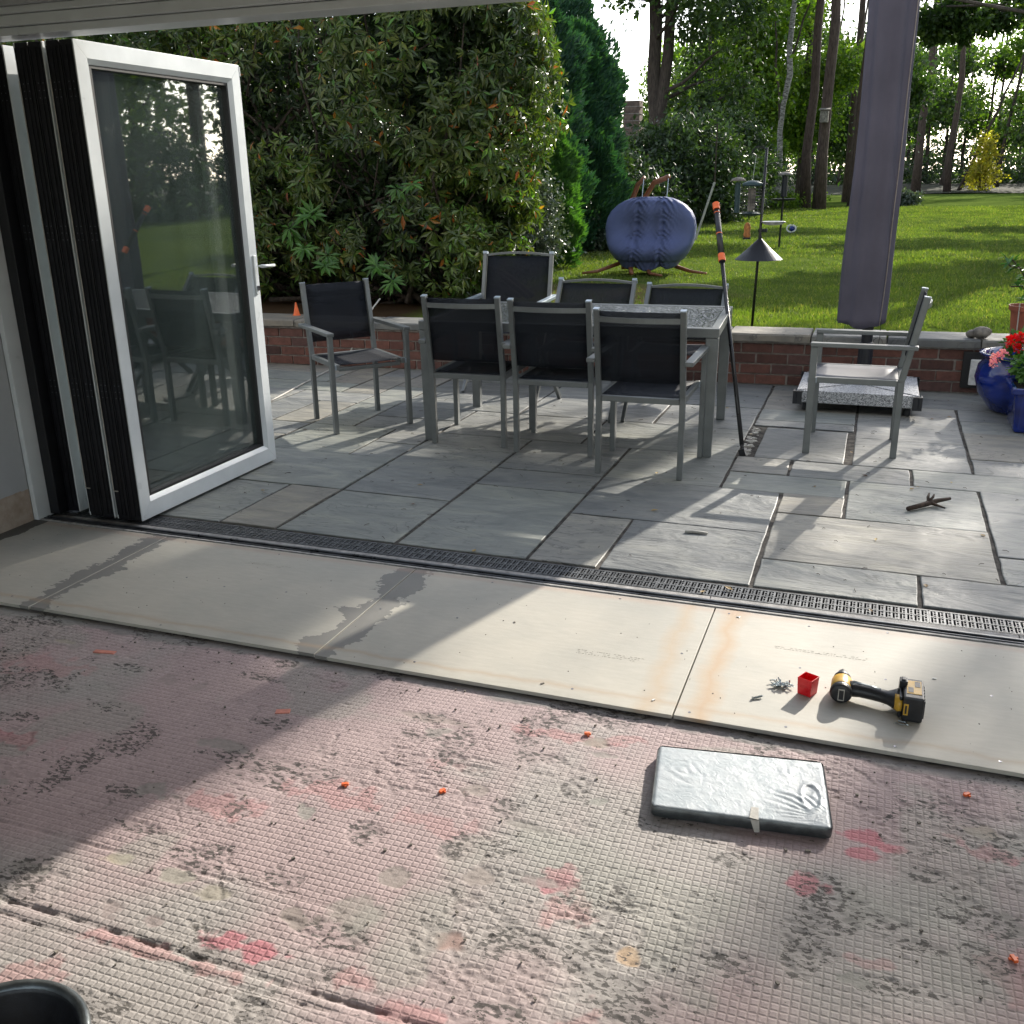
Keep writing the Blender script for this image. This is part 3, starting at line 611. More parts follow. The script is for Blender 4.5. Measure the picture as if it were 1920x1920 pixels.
# garden wall
WR = math.radians(3.3); wy = lambda x: 7.455+.0576*x
core = thing('garden_wall', (0, 7.5, 0), 'low red brick retaining wall with grey stone copings between patio and lawn', 'wall')
ca, sa = math.cos(WR), math.sin(WR)
mb = MB(); q = [(-9, wy(-9)+.008), (6, wy(6)+.008), (6, wy(6)+.3), (-9, wy(-9)+.3)]; mb.prism(q, -.02, .322); mb.build('mortar', 'mortar', core)
bm_ = MB().box(-.1075, .1075, -.006, .095, 0, .065)
bob = bm_.build('brick', 'brick', None, bev=.003); bob.parent = core; bob.location = (0, 0, -9); first = True; bn = 0
for row in range(4):
    for k in range(-25, 16):
        x = k*.2265+(.113 if row % 2 else 0)+rr.uniform(-.003, .003)
        if x > 3.2 or bn >= 298: continue
        o = bob if first else bob.copy()
        if not first: COL.objects.link(o)
        first = False; bn += 1
        o.location = (x, wy(x)-7.5+rr.uniform(-.002, .002), .008+row*.0775); o.rotation_euler = (0, 0, WR*.98+rr.uniform(-.006, .006))
x = -8.9
while x < 5.5:
    w = rr.uniform(.5, .72); d0, d1 = rr.uniform(-.045, -.03), rr.uniform(.30, .335); zt = .385+rr.uniform(-.004, .004)
    mb = MB(); n = 6; fr = [(x+.004+(w-.008)*k/n, d0+rr.uniform(-.006, .006)) for k in range(n+1)]; bk = [(x+.004+(w-.008)*k/n, d1+rr.uniform(-.006, .006)) for k in range(n, -1, -1)]
    P_ = [(px, wy(px)+dy) for px, dy in fr+bk]; N = len(P_); c = (x+w/2, wy(x+w/2)+.14)
    ins = [(c[0]+(px-c[0])*.985, c[1]+(py-c[1])*.95) for px, py in P_]
    vs = [(a_, b_, zt-.055+rr.uniform(-.003, .003)) for a_, b_ in P_]+[(a_, b_, zt-.010+rr.uniform(-.004, .002)) for a_, b_ in P_]+[(a_, b_, zt) for a_, b_ in ins]
    mb.add(vs, [tuple(range(N-1, -1, -1)), tuple(range(2*N, 3*N))]+[(L_*N+k, L_*N+(k+1) % N, (L_+1)*N+(k+1) % N, (L_+1)*N+k) for L_ in (0, 1) for k in range(N)])
    mb.build('coping_stone', 'coping', core); x += w+.002

# lawn and ground to the horizon
LZ = .335
def ground():
    xs = np.concatenate([np.linspace(-400, -20, 12), np.linspace(-18, 22, 90), np.linspace(25, 400, 12)]); ys = np.concatenate([np.linspace(7.7, 30, 90), np.linspace(31, 70, 40), np.linspace(80, 800, 12)])
    X, Y = np.meshgrid(xs, ys, indexing='ij'); Z = LZ-.03+.05*(fbm(X+50, Y, .35, 3, 200)-.5)*sst(8, 11, Y)
    V = np.stack([X, np.where(Y < 7.71, 7.62+.0576*np.clip(X, -12, 9), Y), Z], -1).reshape(-1, 3); i = np.arange(X.size).reshape(X.shape)
    F = np.stack([i[:-1, :-1], i[1:, :-1], i[1:, 1:], i[:-1, 1:]], -1).reshape(-1, 4)
    o = npmesh('lawn', V, F, 'lawn', smooth=True); tag(o, kind='structure')
ground()
o = MB().box(-400, -12, -300, 7.8, -.4, -.25).box(9, 400, -300, 7.8, -.4, -.25).box(-12, 9, -300, 3.3, -.5, -.3).build('far_ground', 'lawn'); tag(o, kind='structure')
xs = np.linspace(-70, 70, 60); ys = np.linspace(58, 140, 30); X, Y = np.meshgrid(xs, ys, indexing='ij'); Z = LZ+.02+.35*sst(58, 66, Y+4*(fbm(X, Y, .15, 3, 5)-.5))+.3*(fbm(X, Y, .2, 3, 9)-.5)
i = np.arange(X.size).reshape(X.shape); o = npmesh('woodland_floor', np.stack([X, Y, Z], -1).reshape(-1, 3), np.stack([i[:-1, :-1], i[1:, :-1], i[1:, 1:], i[:-1, 1:]], -1).reshape(-1, 4), 'forest_floor', smooth=True); tag(o, kind='structure')
# grass blades over the near lawn
def grass(n):
    y = 7.85+rng.random(n)**2.4*30; x = -6+rng.random(n)*(9+.15*y); keep = (x < .17*y+1.2) & (x > -.36*y-.5); x, y = x[keep], y[keep]
    k = fbm(x+40, y, 2.5, 3, 300) > .30; bare = ((x+2.9)/1.7)**2+((y-10.2)/1.4)**2 < 1+.8*(fbm(x+40, y, 2, 3, 301)-.5)*2; k &= ~(bare & (rng.random(len(x)) < .8)); x, y = x[k], y[k]; m_ = len(x)
    P = np.stack([x, y, np.full(m_, LZ-.035)], 1); D = rng.normal(size=(m_, 3))*.45; D[:, 2] = 1
    L = (.022+.026*rng.random(m_))*(1+y*.02); w = .0035+.0011*y*.35
    D = unit(D); R = unit(np.cross(D, rng.normal(size=(m_, 3)))); V = np.stack([P-R*w[:, None], P+R*w[:, None], P+D*L[:, None]], 1).reshape(-1, 3)
    tag(npmesh('grass', V, np.arange(3*m_).reshape(-1, 3), 'blade'), kind='stuff', label='short lawn grass', cat='grass')
grass(330000)
# ================================================================== FOLDING DOORS
fr = thing('door_frame', (-3.6, 3.36, 0), 'white fixed door frame round the opening with dark floor track', 'door frame')
MB().box(-3.63, 4.7, 3.285, 3.42, 2.050, 2.078).build('head', 'white_frame', fr, bev=.003)
MB().box(-3.63, 4.7, 3.262, 3.40, 2.080, 2.118).build('head_trim', 'white_frame', fr, bev=.003)
MB().box(-3.63, 4.7, 3.245, 3.30, 2.120, 2.144).build('head_cover', 'white_frame', fr, bev=.003)
MB().box(-3.628, -3.602, 3.30, 3.42, .002, 2.049).build('jamb', 'white_frame', fr, bev=.002)
MB().box(-3.601, -3.546, 3.375, 3.46, .012, 2.048).build('hinge_post', 'black_frame', fr, bev=.002)
MB().box(-3.63, 4.7, 3.311, 3.322, -.012, .004).build('track_lip', 'pebble_strip', fr)
tk = MB().box(-3.60, 4.7, 3.323, 3.372, -.03, -.004).box(-3.60, 4.7, 3.330, 3.335, -.004, .006).box(-3.60, 4.7, 3.350, 3.362, -.004, .008)
tk.build('floor_track', 'track_metal', fr, bev=.0015)
xx = -3.60
for k in range(8):
    MB().box(xx, xx+1.04, 3.374, 3.409, -.03, -.002).build('sill_strip', 'pebble_strip', fr, bev=.002); xx += 1.043
Y0, Y1, ZB, ZT = 3.405, 4.515, .016, 2.042
def leaf(x0, white_plus, label, handle=False, strip=False, ystart=Y0):
    t = thing('folding_door_leaf', (x0-.035, ystart, 0), label, 'door', 'leaves of the folding door')
    a0, a1 = x0-.035, x0-.035
    xw = (x0-.006, x0) if white_plus else (x0-.070, x0-.064); xb = (x0-.070, x0-.0065) if white_plus else (x0-.0635, x0)
    sw = .062
    y0, y1 = ystart, Y1
    for (ya, yb, za, zb) in ((y0, y0+sw, ZB, ZT), (y1-sw, y1, ZB, ZT)):
        MB().box(xb[0], xb[1], ya, yb, za, zb).build('stile', 'black_frame', t, bev=.002)
    for (za, zb) in ((ZB, ZB+sw), (ZT-sw, ZT)):
        MB().box(xb[0], xb[1], y0+sw+.0005, y1-sw-.0005, za, zb).build('rail', 'black_frame', t)
    # mitred cladding with a bevelled bead towards the glass
    s = 1 if white_plus else -1; xo = xw[1] if white_plus else xw[0]; xi = xw[0] if white_plus else xw[1]
    def clad(c0, c1, d0, d1, name='cladding'):   # outer edge c0-c1, inner edge d0-d1 in (y,z)
        q = []
        for xx_ in (xi, xo): q += [(xx_, *c0), (xx_, *c1), (xx_, *d1), (xx_, *d0)]
        MB().add(q, [(3, 2, 1, 0), (4, 5, 6, 7), (0, 1, 5, 4), (1, 2, 6, 5), (2, 3, 7, 6), (3, 0, 4, 7)]).build(name, 'white_frame', t, bev=.0012)
        # bead
        cy, cz = (y0+y1)/2, (ZB+ZT)/2; e = lambda p, k: (p[0]+(k if p[0] < cy else -k), p[1]+(k if p[1] < cz else -k))
        n0, n1 = e(d0, .0006), e(d1, .0006); m0, m1 = e(d0, .020), e(d1, .020); q = [(xo, *n0), (xo, *n1), (xo-s*.016, *m1), (xo-s*.016, *m0), (xi-s*.012, *n0), (xi-s*.012, *n1), (xi-s*.012, *m1), (xi-s*.012, *m0)]
        MB().add(q, [(0, 1, 2, 3), (7, 6, 5, 4), (0, 4, 5, 1), (1, 5, 6, 2), (2, 6, 7, 3), (3, 7, 4, 0)]).build('glazing_bead', 'white_frame', t)
    A, B, Cc, Dd = (y0, ZB), (y1, ZB), (y1, ZT), (y0, ZT); k = sw+.004
    a_, b_, c_, d_ = (y0+k, ZB+k+.01), (y1-k, ZB+k+.01), (y1-k, ZT-k), (y0+k, ZT-k)
    clad(A, B, a_, b_); clad(B, Cc, b_, c_); clad(Cc, Dd, c_, d_); clad(Dd, A, d_, a_)
    ga, gb, gc, gd = y0+k+.019, y1-k-.019, ZB+k+.029, ZT-k-.019
    xg = x0-.030 if white_plus else x0-.04
    mb = MB(); w = .014
    for (p, q_, r_1, s_) in ((ga-.012, ga+w, gc-.01, gd+.01), (gb-w, gb+.012, gc-.01, gd+.01), (ga+w+.0005, gb-w-.0005, gc-.01, gc+w), (ga+w+.0005, gb-w-.0005, gd-w, gd+.01)): mb.box(xg-.014, xg+.014, p, q_, r_1, s_)
    mb.build('gasket', 'gasket', t)
    MB().box(xg-.0135, xg-.0125, ga+.002, gb-.002, gc+.002, gd-.002).build('glass_pane', 'glass', t)
    mb = MB()
    for zc in (1.86, 1.30, .62):
        for a2 in (-.012, .012):
            for dz in (-.028, 0, .028): mb.lathe((x0-.035+a2, y0-.0006, zc+dz), [(.0001, 0)], 3, False, False) if False else mb.box(x0-.037+a2, x0-.033+a2, y0-.002, y0-.0002, zc+dz-.002, zc+dz+.002)
    tag(mb.build('hinge_screws', 'screw_dark', t), kind='stuff')
    for zc in (1.86, 1.30, .62): MB().box(x0-.053, x0-.017, y0-.0018, y0-.0003, zc-.05, zc+.05).build('hinge', 'black_frame', t)
    mb = MB()   # ribs of the extruded edge
    for a2 in (-.026, -.0, .02): mb.box(x0-.035+a2-.0015, x0-.035+a2+.0015, y0-.0045, y0-.0021, ZB+.02, ZT-.02)
    mb.build('edge_rib', 'black_frame', t)
    if strip:
        mb = MB().box(x0-.066, x0-.061, y0-.006, y0-.0022, .15, 1.90).box(x0-.061, x0-.040, y0-.006, y0-.0022, .15, .154); mb.build('seal_strip', 'seal', t)
    if handle:
        xh = x0+.001
        hp_ = MB().box(xh, xh+.009, y1-.045, y1-.018, .93, 1.13).build('handle_plate', 'white_frame', t, bev=.003)
        h = MB().tube([(xh+.009, y1-.031, 1.075), (xh+.045, y1-.031, 1.075), (xh+.052, y1-.026, 1.075), (xh+.052, y1+.0, 1.074), (xh+.052, y1+.075, 1.072)], [.009, .009, .009, .008, .007], 12); h.build('handle', 'white_frame', hp_, smooth=True)
        MB().lathe((xh+.011, y1-.031, .962), [(.009, -.012), (.009, .012)], 12).build('lock_cylinder', 'screw_dark', hp_)
        MB().box(x0-.064, x0+.002, y1+.001, y1+.006, ZT-.05, ZT-.008).build('corner_cap', 'white_frame', t)
    return t
leaf(-3.085, True, 'nearest door leaf of the stack, white framed glass with lever handle', handle=True, strip=False)
leaf(-3.159, False, 'second door leaf, just behind the one with the handle', strip=True)
L2_ = leaf(-3.243, True, 'third door leaf, in the middle of the black-edged stack')
L1_ = leaf(-3.3205, False, 'fourth door leaf, leftmost of the closed-up stack', strip=True)
leaf(-3.472, True, 'door leaf standing apart beside the left jamb, seen through a gap', ystart=3.43)
for o_ in (L2_, L1_): o_.rotation_euler = (0, 0, math.radians(2.5))
# drain channel
dr = thing('channel_drain', (-3.6, 3.41, 0), 'long slotted grey metal drainage channel between threshold and patio', 'drain')
MB().box(-3.9, 4.8, 3.4115, 3.5375, -.2, -.075).build('channel', 'gasket', dr)
MB().box(-3.9, 4.8, 3.4105, 3.4155, -.075, -.003).box(-3.9, 4.8, 3.531, 3.537, -.075, -.003).build('channel_edge', 'black_plastic', dr)
gx = -3.62; first = None
def grate():
    mb = MB(); L = .996; p = .0243; n = int(L/p); ya, yb = 3.4165, 3.530
    for yy, w in ((ya, .006), (3.4405, .0), ((ya+yb)/2, .007), (yb-.006, .006)):
        if w: mb.box(gx, gx+n*p, yy-(.0035 if yy > ya and yy < yb-.007 else 0), yy+w-(.0035 if yy > ya and yy < yb-.007 else 0), -.012, -.002)
    for k in range(n+1):
        x = gx+k*p; mb.box(x-.0035, x+.0035, ya+.006, yb-.006, -.014, -.0026)
        if k < n:
            xm = x+p*.5; mb.box(xm-.0016, xm+.0016, ya+.006, yb-.006, -.014, -.0032)
            for yy in (3.432, 3.4535, 3.4905, 3.512): mb.box(xm+.0016, x+p-.0035, yy-.003, yy+.003, -.014, -.0034)
    return mb.build('grate', 'drain_metal', dr), n*p
g0, gl = grate()
for k in range(1, 5):
    c = g0.copy(); COL.objects.link(c); c.location.x = k*(gl+.006)
# ================================================================== TABLE AND CHAIRS
PZ = 0.0
TR = math.radians(3.8)
tb = thing('garden_table', (-1.66, 5.73, PZ), 'long grey metal garden table with pebbled glass top between the chairs', 'table')
tb_parts = []
def tpart(mb, name, mat, **k): o = mb.build(name, mat, None, **k); o.parent = tb; tb_parts.append(o); return o
LX, LY, TH = .86, .49, .715
for sx_ in (-1, 1):
    for sy_ in (-1, 1):
        x, y = sx_*(LX-.035), sy_*(LY-.035)
        tpart(MB().bar((x, y, 0), (x, y, TH-.052), .052, .052, w1=.068, h1=.068, up=(0, 1, 0)), 'leg', 'chair_metal', bev=.004)
mb = MB(); w = .045
for (a0, a1, b0, b1) in ((-LX, LX, -LY, -LY+w), (-LX, LX, LY-w, LY), (-LX, -LX+w, -LY+w+.001, LY-w-.001), (LX-w, LX, -LY+w+.001, LY-w-.001)): mb.box(a0, a1, b0, b1, TH-.05, TH)
tpart(mb, 'top_frame', 'chair_metal', bev=.003)
tpart(MB().box(-LX+w+.002, LX-w-.002, -LY+w+.002, LY-w-.002, TH-.012, TH-.003), 'glass_top', 'table_glass')
tb.rotation_euler = (0, 0, TR)

def sling_panel(x0, x1, p, q, nrm, sag, n=6):
    """fabric from line p (y,z) to q (y,z), width x0..x1, sagging along nrm"""
    vs = []; fs = []
    for side in (0, 1):
        for i in range(n+1):
            for j in range(n+1):
                u, v = i/n, j/n; s_ = sag*(1-(2*u-1)**2)*(.35+.65*4*v*(1-v)); y = p[0]+(q[0]-p[0])*v+nrm[0]*(s_+side*.0022); z = p[1]+(q[1]-p[1])*v+nrm[1]*(s_+side*.0022)
                vs.append((x0+(x1-x0)*u, y, z))
    N = (n+1)**2
    for i in range(n):
        for j in range(n):
            a_ = i*(n+1)+j; q4 = (a_, a_+1, a_+n+2, a_+n+1); fs.append(q4[::-1]); fs.append(tuple(N+k for k in q4))
    for k in range(n):
        for (a_, b_) in ((k, k+1), (n*(n+1)+k+1, n*(n+1)+k), ((k+1)*(n+1), k*(n+1)), (k*(n+1)+n, (k+1)*(n+1)+n)): fs.append((a_, b_, N+b_, N+a_))
    return MB().add(vs, fs)
def chair(label, seatmat='sling'):
    t = thing('garden_chair', (0, 0, 0), label, 'chair', 'grey metal armchairs with dark sling fabric round the table')
    wr, wf, T = .217, .25, .030
    B = (-.235, .42); Tp = (-.315, .872)      # back upright: (y,z) from seat to top
    for s in (-1, 1):
        bl_ = MB().bar((s*wr, -.235, 0), (s*wr, -.235, .425), .028, .034, up=(0, 1, 0)).bar((s*wr, -.235, .424), (s*wr, Tp[0], Tp[1]), .028, .034, up=(0, 1, 0)).build('back_leg', 'chair_metal', t, bev=.003)
        MB().bar((s*wr, Tp[0]-.0009, Tp[1]), (s*wr, Tp[0]-.0018, Tp[1]+.006), .029, .035, up=(0, 1, 0)).build('end_cap', 'chair_metal_light', bl_)
        MB().bar((s*wf, .225, 0), (s*wf, .225, .600), .028, .038, up=(0, 1, 0)).build('front_leg', 'chair_metal', t, bev=.003)
        MB().box(s*wf-.022, s*wf+.022, -.30, .246, .601, .624).build('armrest', 'chair_metal', t, bev=.004)
        MB().box(s*.216-.012, s*.216+.012, -.215, .245, .398, .430).build('seat_rail', 'chair_metal', t, bev=.003)
        MB().box(min(s*.2285, s*.2355), max(s*.2285, s*.2355), .20, .25, .40, .428).build('spacer', 'chair_metal_light', t)
    MB().box(-.202, .202, -.250, -.222, .395, .425).build('rear_rail', 'chair_metal', t, bev=.003)
    MB().box(-.2035, .2035, .205, .228, .385, .408).build('front_rail', 'chair_metal', t, bev=.003)
    sling_panel(-.203, .203, (-.221, .428), (.232, .428), (0, -1), .014).build('seat', seatmat, t, smooth=True)
    ln = math.hypot(Tp[0]-B[0], Tp[1]-B[1]); d = ((Tp[0]-B[0])/ln, (Tp[1]-B[1])/ln); n_ = (-d[1], d[0])
    p0 = (B[0]+d[0]*.085, B[1]+d[1]*.085); p1 = (B[0]+d[0]*(ln-.008), B[1]+d[1]*(ln-.008))
    sling_panel(-.202, .202, p0, p1, (n_[0]*-1*-1, n_[1]), .018).build('backrest', 'sling', t, smooth=True)
    pts = [(-.2025+.405*k/10, Tp[0]+.012-.030*(1-(2*k/10-1)**2)-.012, Tp[1]-.048) for k in range(11)]
    mb = MB()
    for k in range(10): mb.bar(pts[k], pts[k+1], .012, .026)
    mb.build('back_rail', 'chair_metal', t)
    return t
def place(o, x, y, rz, label=None, cpy=True):
    c = copy_tree(o) if cpy else o
    c.location = (x, y, PZ); c.rotation_euler = (0, 0, rz)
    if label: c['label'] = label
    return c
proto = chair('grey chair seen from behind, leftmost of the three at the near side')
place(proto, -2.185, 5.395, math.radians(2.5), cpy=False)
place(proto, -1.648, 5.345, math.radians(2.2), 'grey chair with its back to the camera, middle of the three at the near side')
place(proto, -1.085, 5.068, math.radians(.8), 'grey chair with its back to the camera, rightmost and pulled out nearest to us')
place(proto, -3.085, 5.505, math.radians(-130), 'grey chair standing apart at the left, turned to face the threshold')
c5 = chair('lone grey chair facing left in front of the granite parasol base', 'sling_grey'); place(c5, -.062, 5.81, math.radians(90), cpy=False)
def recliner(label, tilt, blen):
    t = thing('folding_chair', (0, 0, 0), label, 'chair', 'folding recliners on the far side of the table')
    w = .26
    by, bz = -.20, .44; ty, tz = by-math.sin(tilt)*blen, bz+math.cos(tilt)*blen
    for s in (-1, 1):
        MB().bar((s*w, .30, 0), (s*w, -.16, .44), .022, .034, up=(0, 1, 0)).build('front_leg', 'chair_metal', t, bev=.003)
        MB().bar((s*(w-.028), -.34, 0), (s*(w-.028), .16, .44), .022, .034, up=(0, 1, 0)).build('back_leg', 'chair_metal', t, bev=.003)
        bp_ = MB().bar((s*w, by, bz), (s*w, ty, tz), .028, .036, up=(0, 1, 0)).build('back_post', 'chair_metal', t, bev=.003)
        MB().bar((s*w, ty, tz), (s*w, ty-math.sin(tilt)*.02, tz+math.cos(tilt)*.02), .034, .042, up=(0, 1, 0)).build('end_cap', 'chair_metal_light', bp_, bev=.003)
        MB().box(s*(w+.028)-.022, s*(w+.028)+.022, -.33, .20, .625, .650).build('armrest', 'chair_metal_light', t, bev=.004)
        MB().bar((s*(w+.026), .12, .43), (s*(w+.026), .14, .624), .02, .03, up=(0, 1, 0)).build('arm_post', 'chair_metal', t)
        MB().box(s*(w-.026)-.012, s*(w-.026)+.012, -.2, .24, .42, .445).build('seat_rail', 'chair_metal', t, bev=.003)
    d = (-math.sin(tilt), math.cos(tilt)); n_ = (d[1], -d[0])
    sling_panel(-.22, .22, (-.19, .437), (.235, .437), (0, -1), .012).build('seat', 'sling', t, smooth=True)
    sling_panel(-.244, .244, (by+d[0]*.03, bz+d[1]*.03), (ty-d[0]*.012, tz-d[1]*.012), (-n_[0]*.5, -n_[1]*.5), .02).build('backrest', 'sling', t, smooth=True)
    pts = [(-.245+.49*k/10, ty-.002+.0*k, tz+.018*(1-(2*k/10-1)**2)-.006) for k in range(11)]; mb = MB()
    for k in range(10): mb.bar(pts[k], pts[k+1], .022, .016)
    mb.build('back_rail', 'chair_metal', t)
    return t
place(recliner('folding recliner with the tallest back, at the far left end of the table', math.radians(15), .52), -2.555, 6.85, math.radians(184), cpy=False)
place(recliner('folding recliner behind the middle of the table, its back half as high', math.radians(38), .46), -1.80, 6.22, math.radians(183), cpy=False)
place(recliner('folding recliner with the lowest back, at the far right corner of the table', math.radians(44), .46), -1.20, 6.28, math.radians(182), cpy=False)
# telescopic pole leaning on the table
pl = thing('telescopic_pole', (-.623, 5.45, 0), 'black telescopic pole with orange rings leaning on the table corner', 'pole')
pf, pt = Vector((-.630, 5.455, .045)), Vector((-.985, 6.36, 1.325)); dv = (pt-pf); Lp = dv.length; dv.normalize(); at = lambda s: pf+dv*(Lp*s)
MB().tube([at(.0), at(.74)], .0125, 14).build('lower_tube', 'pole_black', pl, smooth=True)
MB().tube([at(.741), at(.97)], .0185, 14).build('grip', 'pole_black', pl, smooth=True)
for s0, s1, rad in ((.745, .775, .0215), (.862, .866, .0192), (.955, .958, .0192), (.972, 1.0, .0215)): MB().tube([at(s0), at(s1)], rad, 16).build('ring', 'orange_plastic', pl, smooth=False)
MB().tube([at(-.03), at(.06)], .010, 10).bar(at(-.035)-Vector((.02, 0, .0)), at(-.03)+Vector((.012, 0, .004)), .014, .05).build('foot', 'pole_black', pl)
# granite parasol base, parasol
pb = thing('granite_base', (-.05, 6.93, 0), 'square granite slab base on castors behind the lone chair', 'base')
cx, cy, hw, hd = -.055, 6.94, .385, .345
def tri(pts, name='granite_block'):
    mx = sum(p[0] for p in pts)/3; my = sum(p[1] for p in pts)/3; q = []
    for (x, y) in pts: q.append((mx+(x-mx)*.93, my+(y-my)*.93))
    MB().prism(q, .062, .142).build(name, 'granite', pb, bev=.003)
c0, c1, c2, c3, cc = (cx-hw, cy-hd), (cx+hw, cy-hd), (cx+hw, cy+hd), (cx-hw, cy+hd), (cx, cy)
tri([c0, c1, cc]); tri([c1, c2, cc]); tri([c2, c3, cc]); tri([c3, c0, cc])
MB().bar((*c0, .098), (*c2, .098), .03, .074).build('cross_arm', 'granite_edge', pb); MB().bar((*c1, .0975), (*c3, .0975), .03, .072).build('cross_arm', 'granite_edge', pb)
for (x, y), sx_, sy_ in ((c0, 1, 1), (c1, -1, 1), (c2, -1, -1), (c3, 1, -1)):
    MB().box(min(x-sx_*.012, x+sx_*.045), max(x-sx_*.012, x+sx_*.045), y-.008 if sy_ > 0 else y+.001, y-.001 if sy_ > 0 else y+.008, .052, .138).box(x-.011 if sx_ > 0 else x+.004, x-.004 if sx_ > 0 else x+.011, y-.0 if sy_ > 0 else y-.06, y+.06 if sy_ > 0 else y, .052, .138).build('corner_bracket', 'granite_edge', pb)
    MB().lathe((x+sx_*.07, y+sy_*.07, .0), [(.012, .0), (.022, .004), (.022, .04), (.012, .045)], 12).box(x+sx_*.07-.02, x+sx_*.07+.02, y+sy_*.07-.02, y+sy_*.07+.02, .046, .062).build('castor', 'black_plastic', pb)
ps = thing('parasol', (-.03, 7.02, .143), 'tall closed parasol in a greyish purple cover beside the lawn', 'parasol')
MB().lathe((-.03, 7.02, .143), [(.085, 0), (.085, .012), (.048, .02), (.048, .26), (.036, .27), (.036, .42)], 20).build('pole', 'granite_edge', ps, smooth=False, bev=.002)
def cover():
    n, m_ = 72, 70; vs = []
    for j in range(m_):
        v = j/(m_-1); z = .528+v*2.72; wx = .142-.012*v+.004*math.sin(v*9); wy_ = .105-.01*v; ox = -.085+.018*v**1.5+.008*math.sin(v*5)-.0; tp = 1 if v < .93 else max(.15, 1-(v-.93)/.07*.85)
        for k in range(n):
            t = 2*math.pi*k/n; fold = 1+.085*math.cos(7*t+1.2*math.sin(2.2*v))*(1-.3*v)+.05*math.sin(3*t+1.5*v+.4)+.04*math.sin(7*t+5*v)+.02*math.sin(13*t-9*v)*math.sin(4*v+1)+.012*math.sin(22*v+2*t)*(1-v)
            c_, s_ = math.cos(t), math.sin(t); sq = (abs(c_)**2.5+abs(s_)**2.5)**(-1/2.5)
            zz = z+(.014*math.sin(2*t+1)+.008*math.sin(5*t) if j == 0 else 0)
            vs.append((ox+wx*sq*c_*fold*tp, 7.02+wy_*sq*s_*fold*tp, zz))
    fs = [(j*n+k, j*n+(k+1) % n, (j+1)*n+(k+1) % n, (j+1)*n+k) for j in range(m_-1) for k in range(n)]+[tuple((m_-1)*n+k for k in range(n))]
    o = MB().add(vs, fs).build('cover', 'parasol_cover', ps, smooth=True)
    s_ = o.modifiers.new('solid', 'SOLIDIFY'); s_.thickness = .004
    seam = [vs[j*n+68] for j in range(0, m_-4)]; MB().tube([(x+.0015, y-.001, z) for x, y, z in seam], .0035, 6).build('zip_seam', 'piping', ps, smooth=True)
cover()
MB().tube([(.045, 7.0, .62), (.05, 6.99, .45), (.04, 6.99, .36)], .0022, 6).tube([(.04+.03*math.cos(t), 6.99, .41+.035*math.sin(t)) for t in np.linspace(0, 6.2, 16)], .0016, 6).build('draw_cord', 'pole_black', ps)
# ================================================================== SWING CHAIR
swg = thing('hanging_swing_seat', (-2.71, 12.5, LZ), 'round hanging garden seat under a blue cover on a curved wooden frame', 'swing seat')
def swing_cover():
    prof = [(-1, .26), (-.93, .34), (-.8, .41), (-.6, .475), (-.35, .53), (-.1, .558), (.15, .565), (.4, .545), (.6, .50), (.78, .42), (.9, .33), (.97, .25), (1.0, .18)]
    n, m_ = 120, 60; vs = []
    for j in range(m_):
        v = -1+2*j/(m_-1); z = .825+.415*v; w = float(np.interp(v, [p[0] for p in prof], [p[1] for p in prof])); bulge = .26+.14*math.exp(-((v+.55)/.35)**2); dp = bulge*(1-.55*max(0, v)**2)*(1 if v < .9 else 1-(v-.9)*6)
        for k in range(n):
            t = 2*math.pi*k/n; c_, s_ = math.cos(t), math.sin(t); x = w*c_; y = dp*s_
            if s_ < 0:
                y = -dp*(abs(s_)**.5)
                y += .10*math.exp(-((v-.15)/.5)**2)*(1-(x/w)**2)*max(0, 1) if w > 0 else 0   # hollow of the seat behind the cover
                for g_ in (-.14, .175):
                    dxx = (x-g_)/.028; y += .045*math.exp(-dxx*dxx*5)*(1 if v < .85 else .4); fx = abs(x-g_)
                    y += .028*math.exp(-(fx/.12)**2)*math.sin((z+fx*1.1)*88+math.sin(z*31)*1.5)*(1-math.exp(-(fx/.018)**2))*(.35+.65*sst(-1, .2, np.array(-abs(v-.05))+.9))
            zz = z+(.055*abs(math.sin((x-g_)*math.pi/.315)) if False else 0)
            if v < -.80: zz -= .06*(-.80-v)/.2*abs(math.sin((x+.14)*math.pi/.315))-.02
            vs.append((-2.71+x, 12.44+float(y), zz))
    fs = [(j*n+k, j*n+(k+1) % n, (j+1)*n+(k+1) % n, (j+1)*n+k) for j in range(m_-1) for k in range(n)]+[tuple((m_-1)*n+k for k in range(n)), tuple(range(n-1, -1, -1))]
    MB().add(vs, fs).build('cover', 'swing_cover', swg, smooth=True)
swing_cover()
MB().tube([(-3.12, 12.75, .34), (-3.16, 12.8, .75), (-3.07, 12.82, 1.15), (-2.97, 12.78, 1.38), (-2.87, 12.68, 1.46)], [.035, .035, .032, .03, .026], 8, ell=1.3).build('frame_arch', 'wood', swg, smooth=True)
MB().tube([(-2.98, 12.9, .34), (-3.0, 12.92, .8), (-2.92, 12.92, 1.2), (-2.78, 12.85, 1.40), (-2.56, 12.7, 1.47)], [.035, .035, .034, .032, .026], 8, ell=1.3).build('frame_arch', 'wood', swg, smooth=True)
for p in ([(-2.95, 12.7, .62), (-3.1, 12.4, .44), (-3.32, 12.15, .36), (-3.48, 12.05, .345)], [(-2.8, 12.6, .52), (-2.72, 12.3, .40), (-2.62, 12.05, .355), (-2.45, 11.92, .345)], [(-2.95, 12.5, .52), (-2.90, 12.2, .40), (-2.84, 12.0, .355)], [(-2.6, 12.7, .50), (-2.4, 12.55, .40), (-2.2, 12.4, .36), (-1.98, 12.3, .345)]):
    MB().tube(p, [.032, .03, .026, .018][:len(p)], 8, ell=.8).build('frame_foot', 'wood', swg, smooth=True)
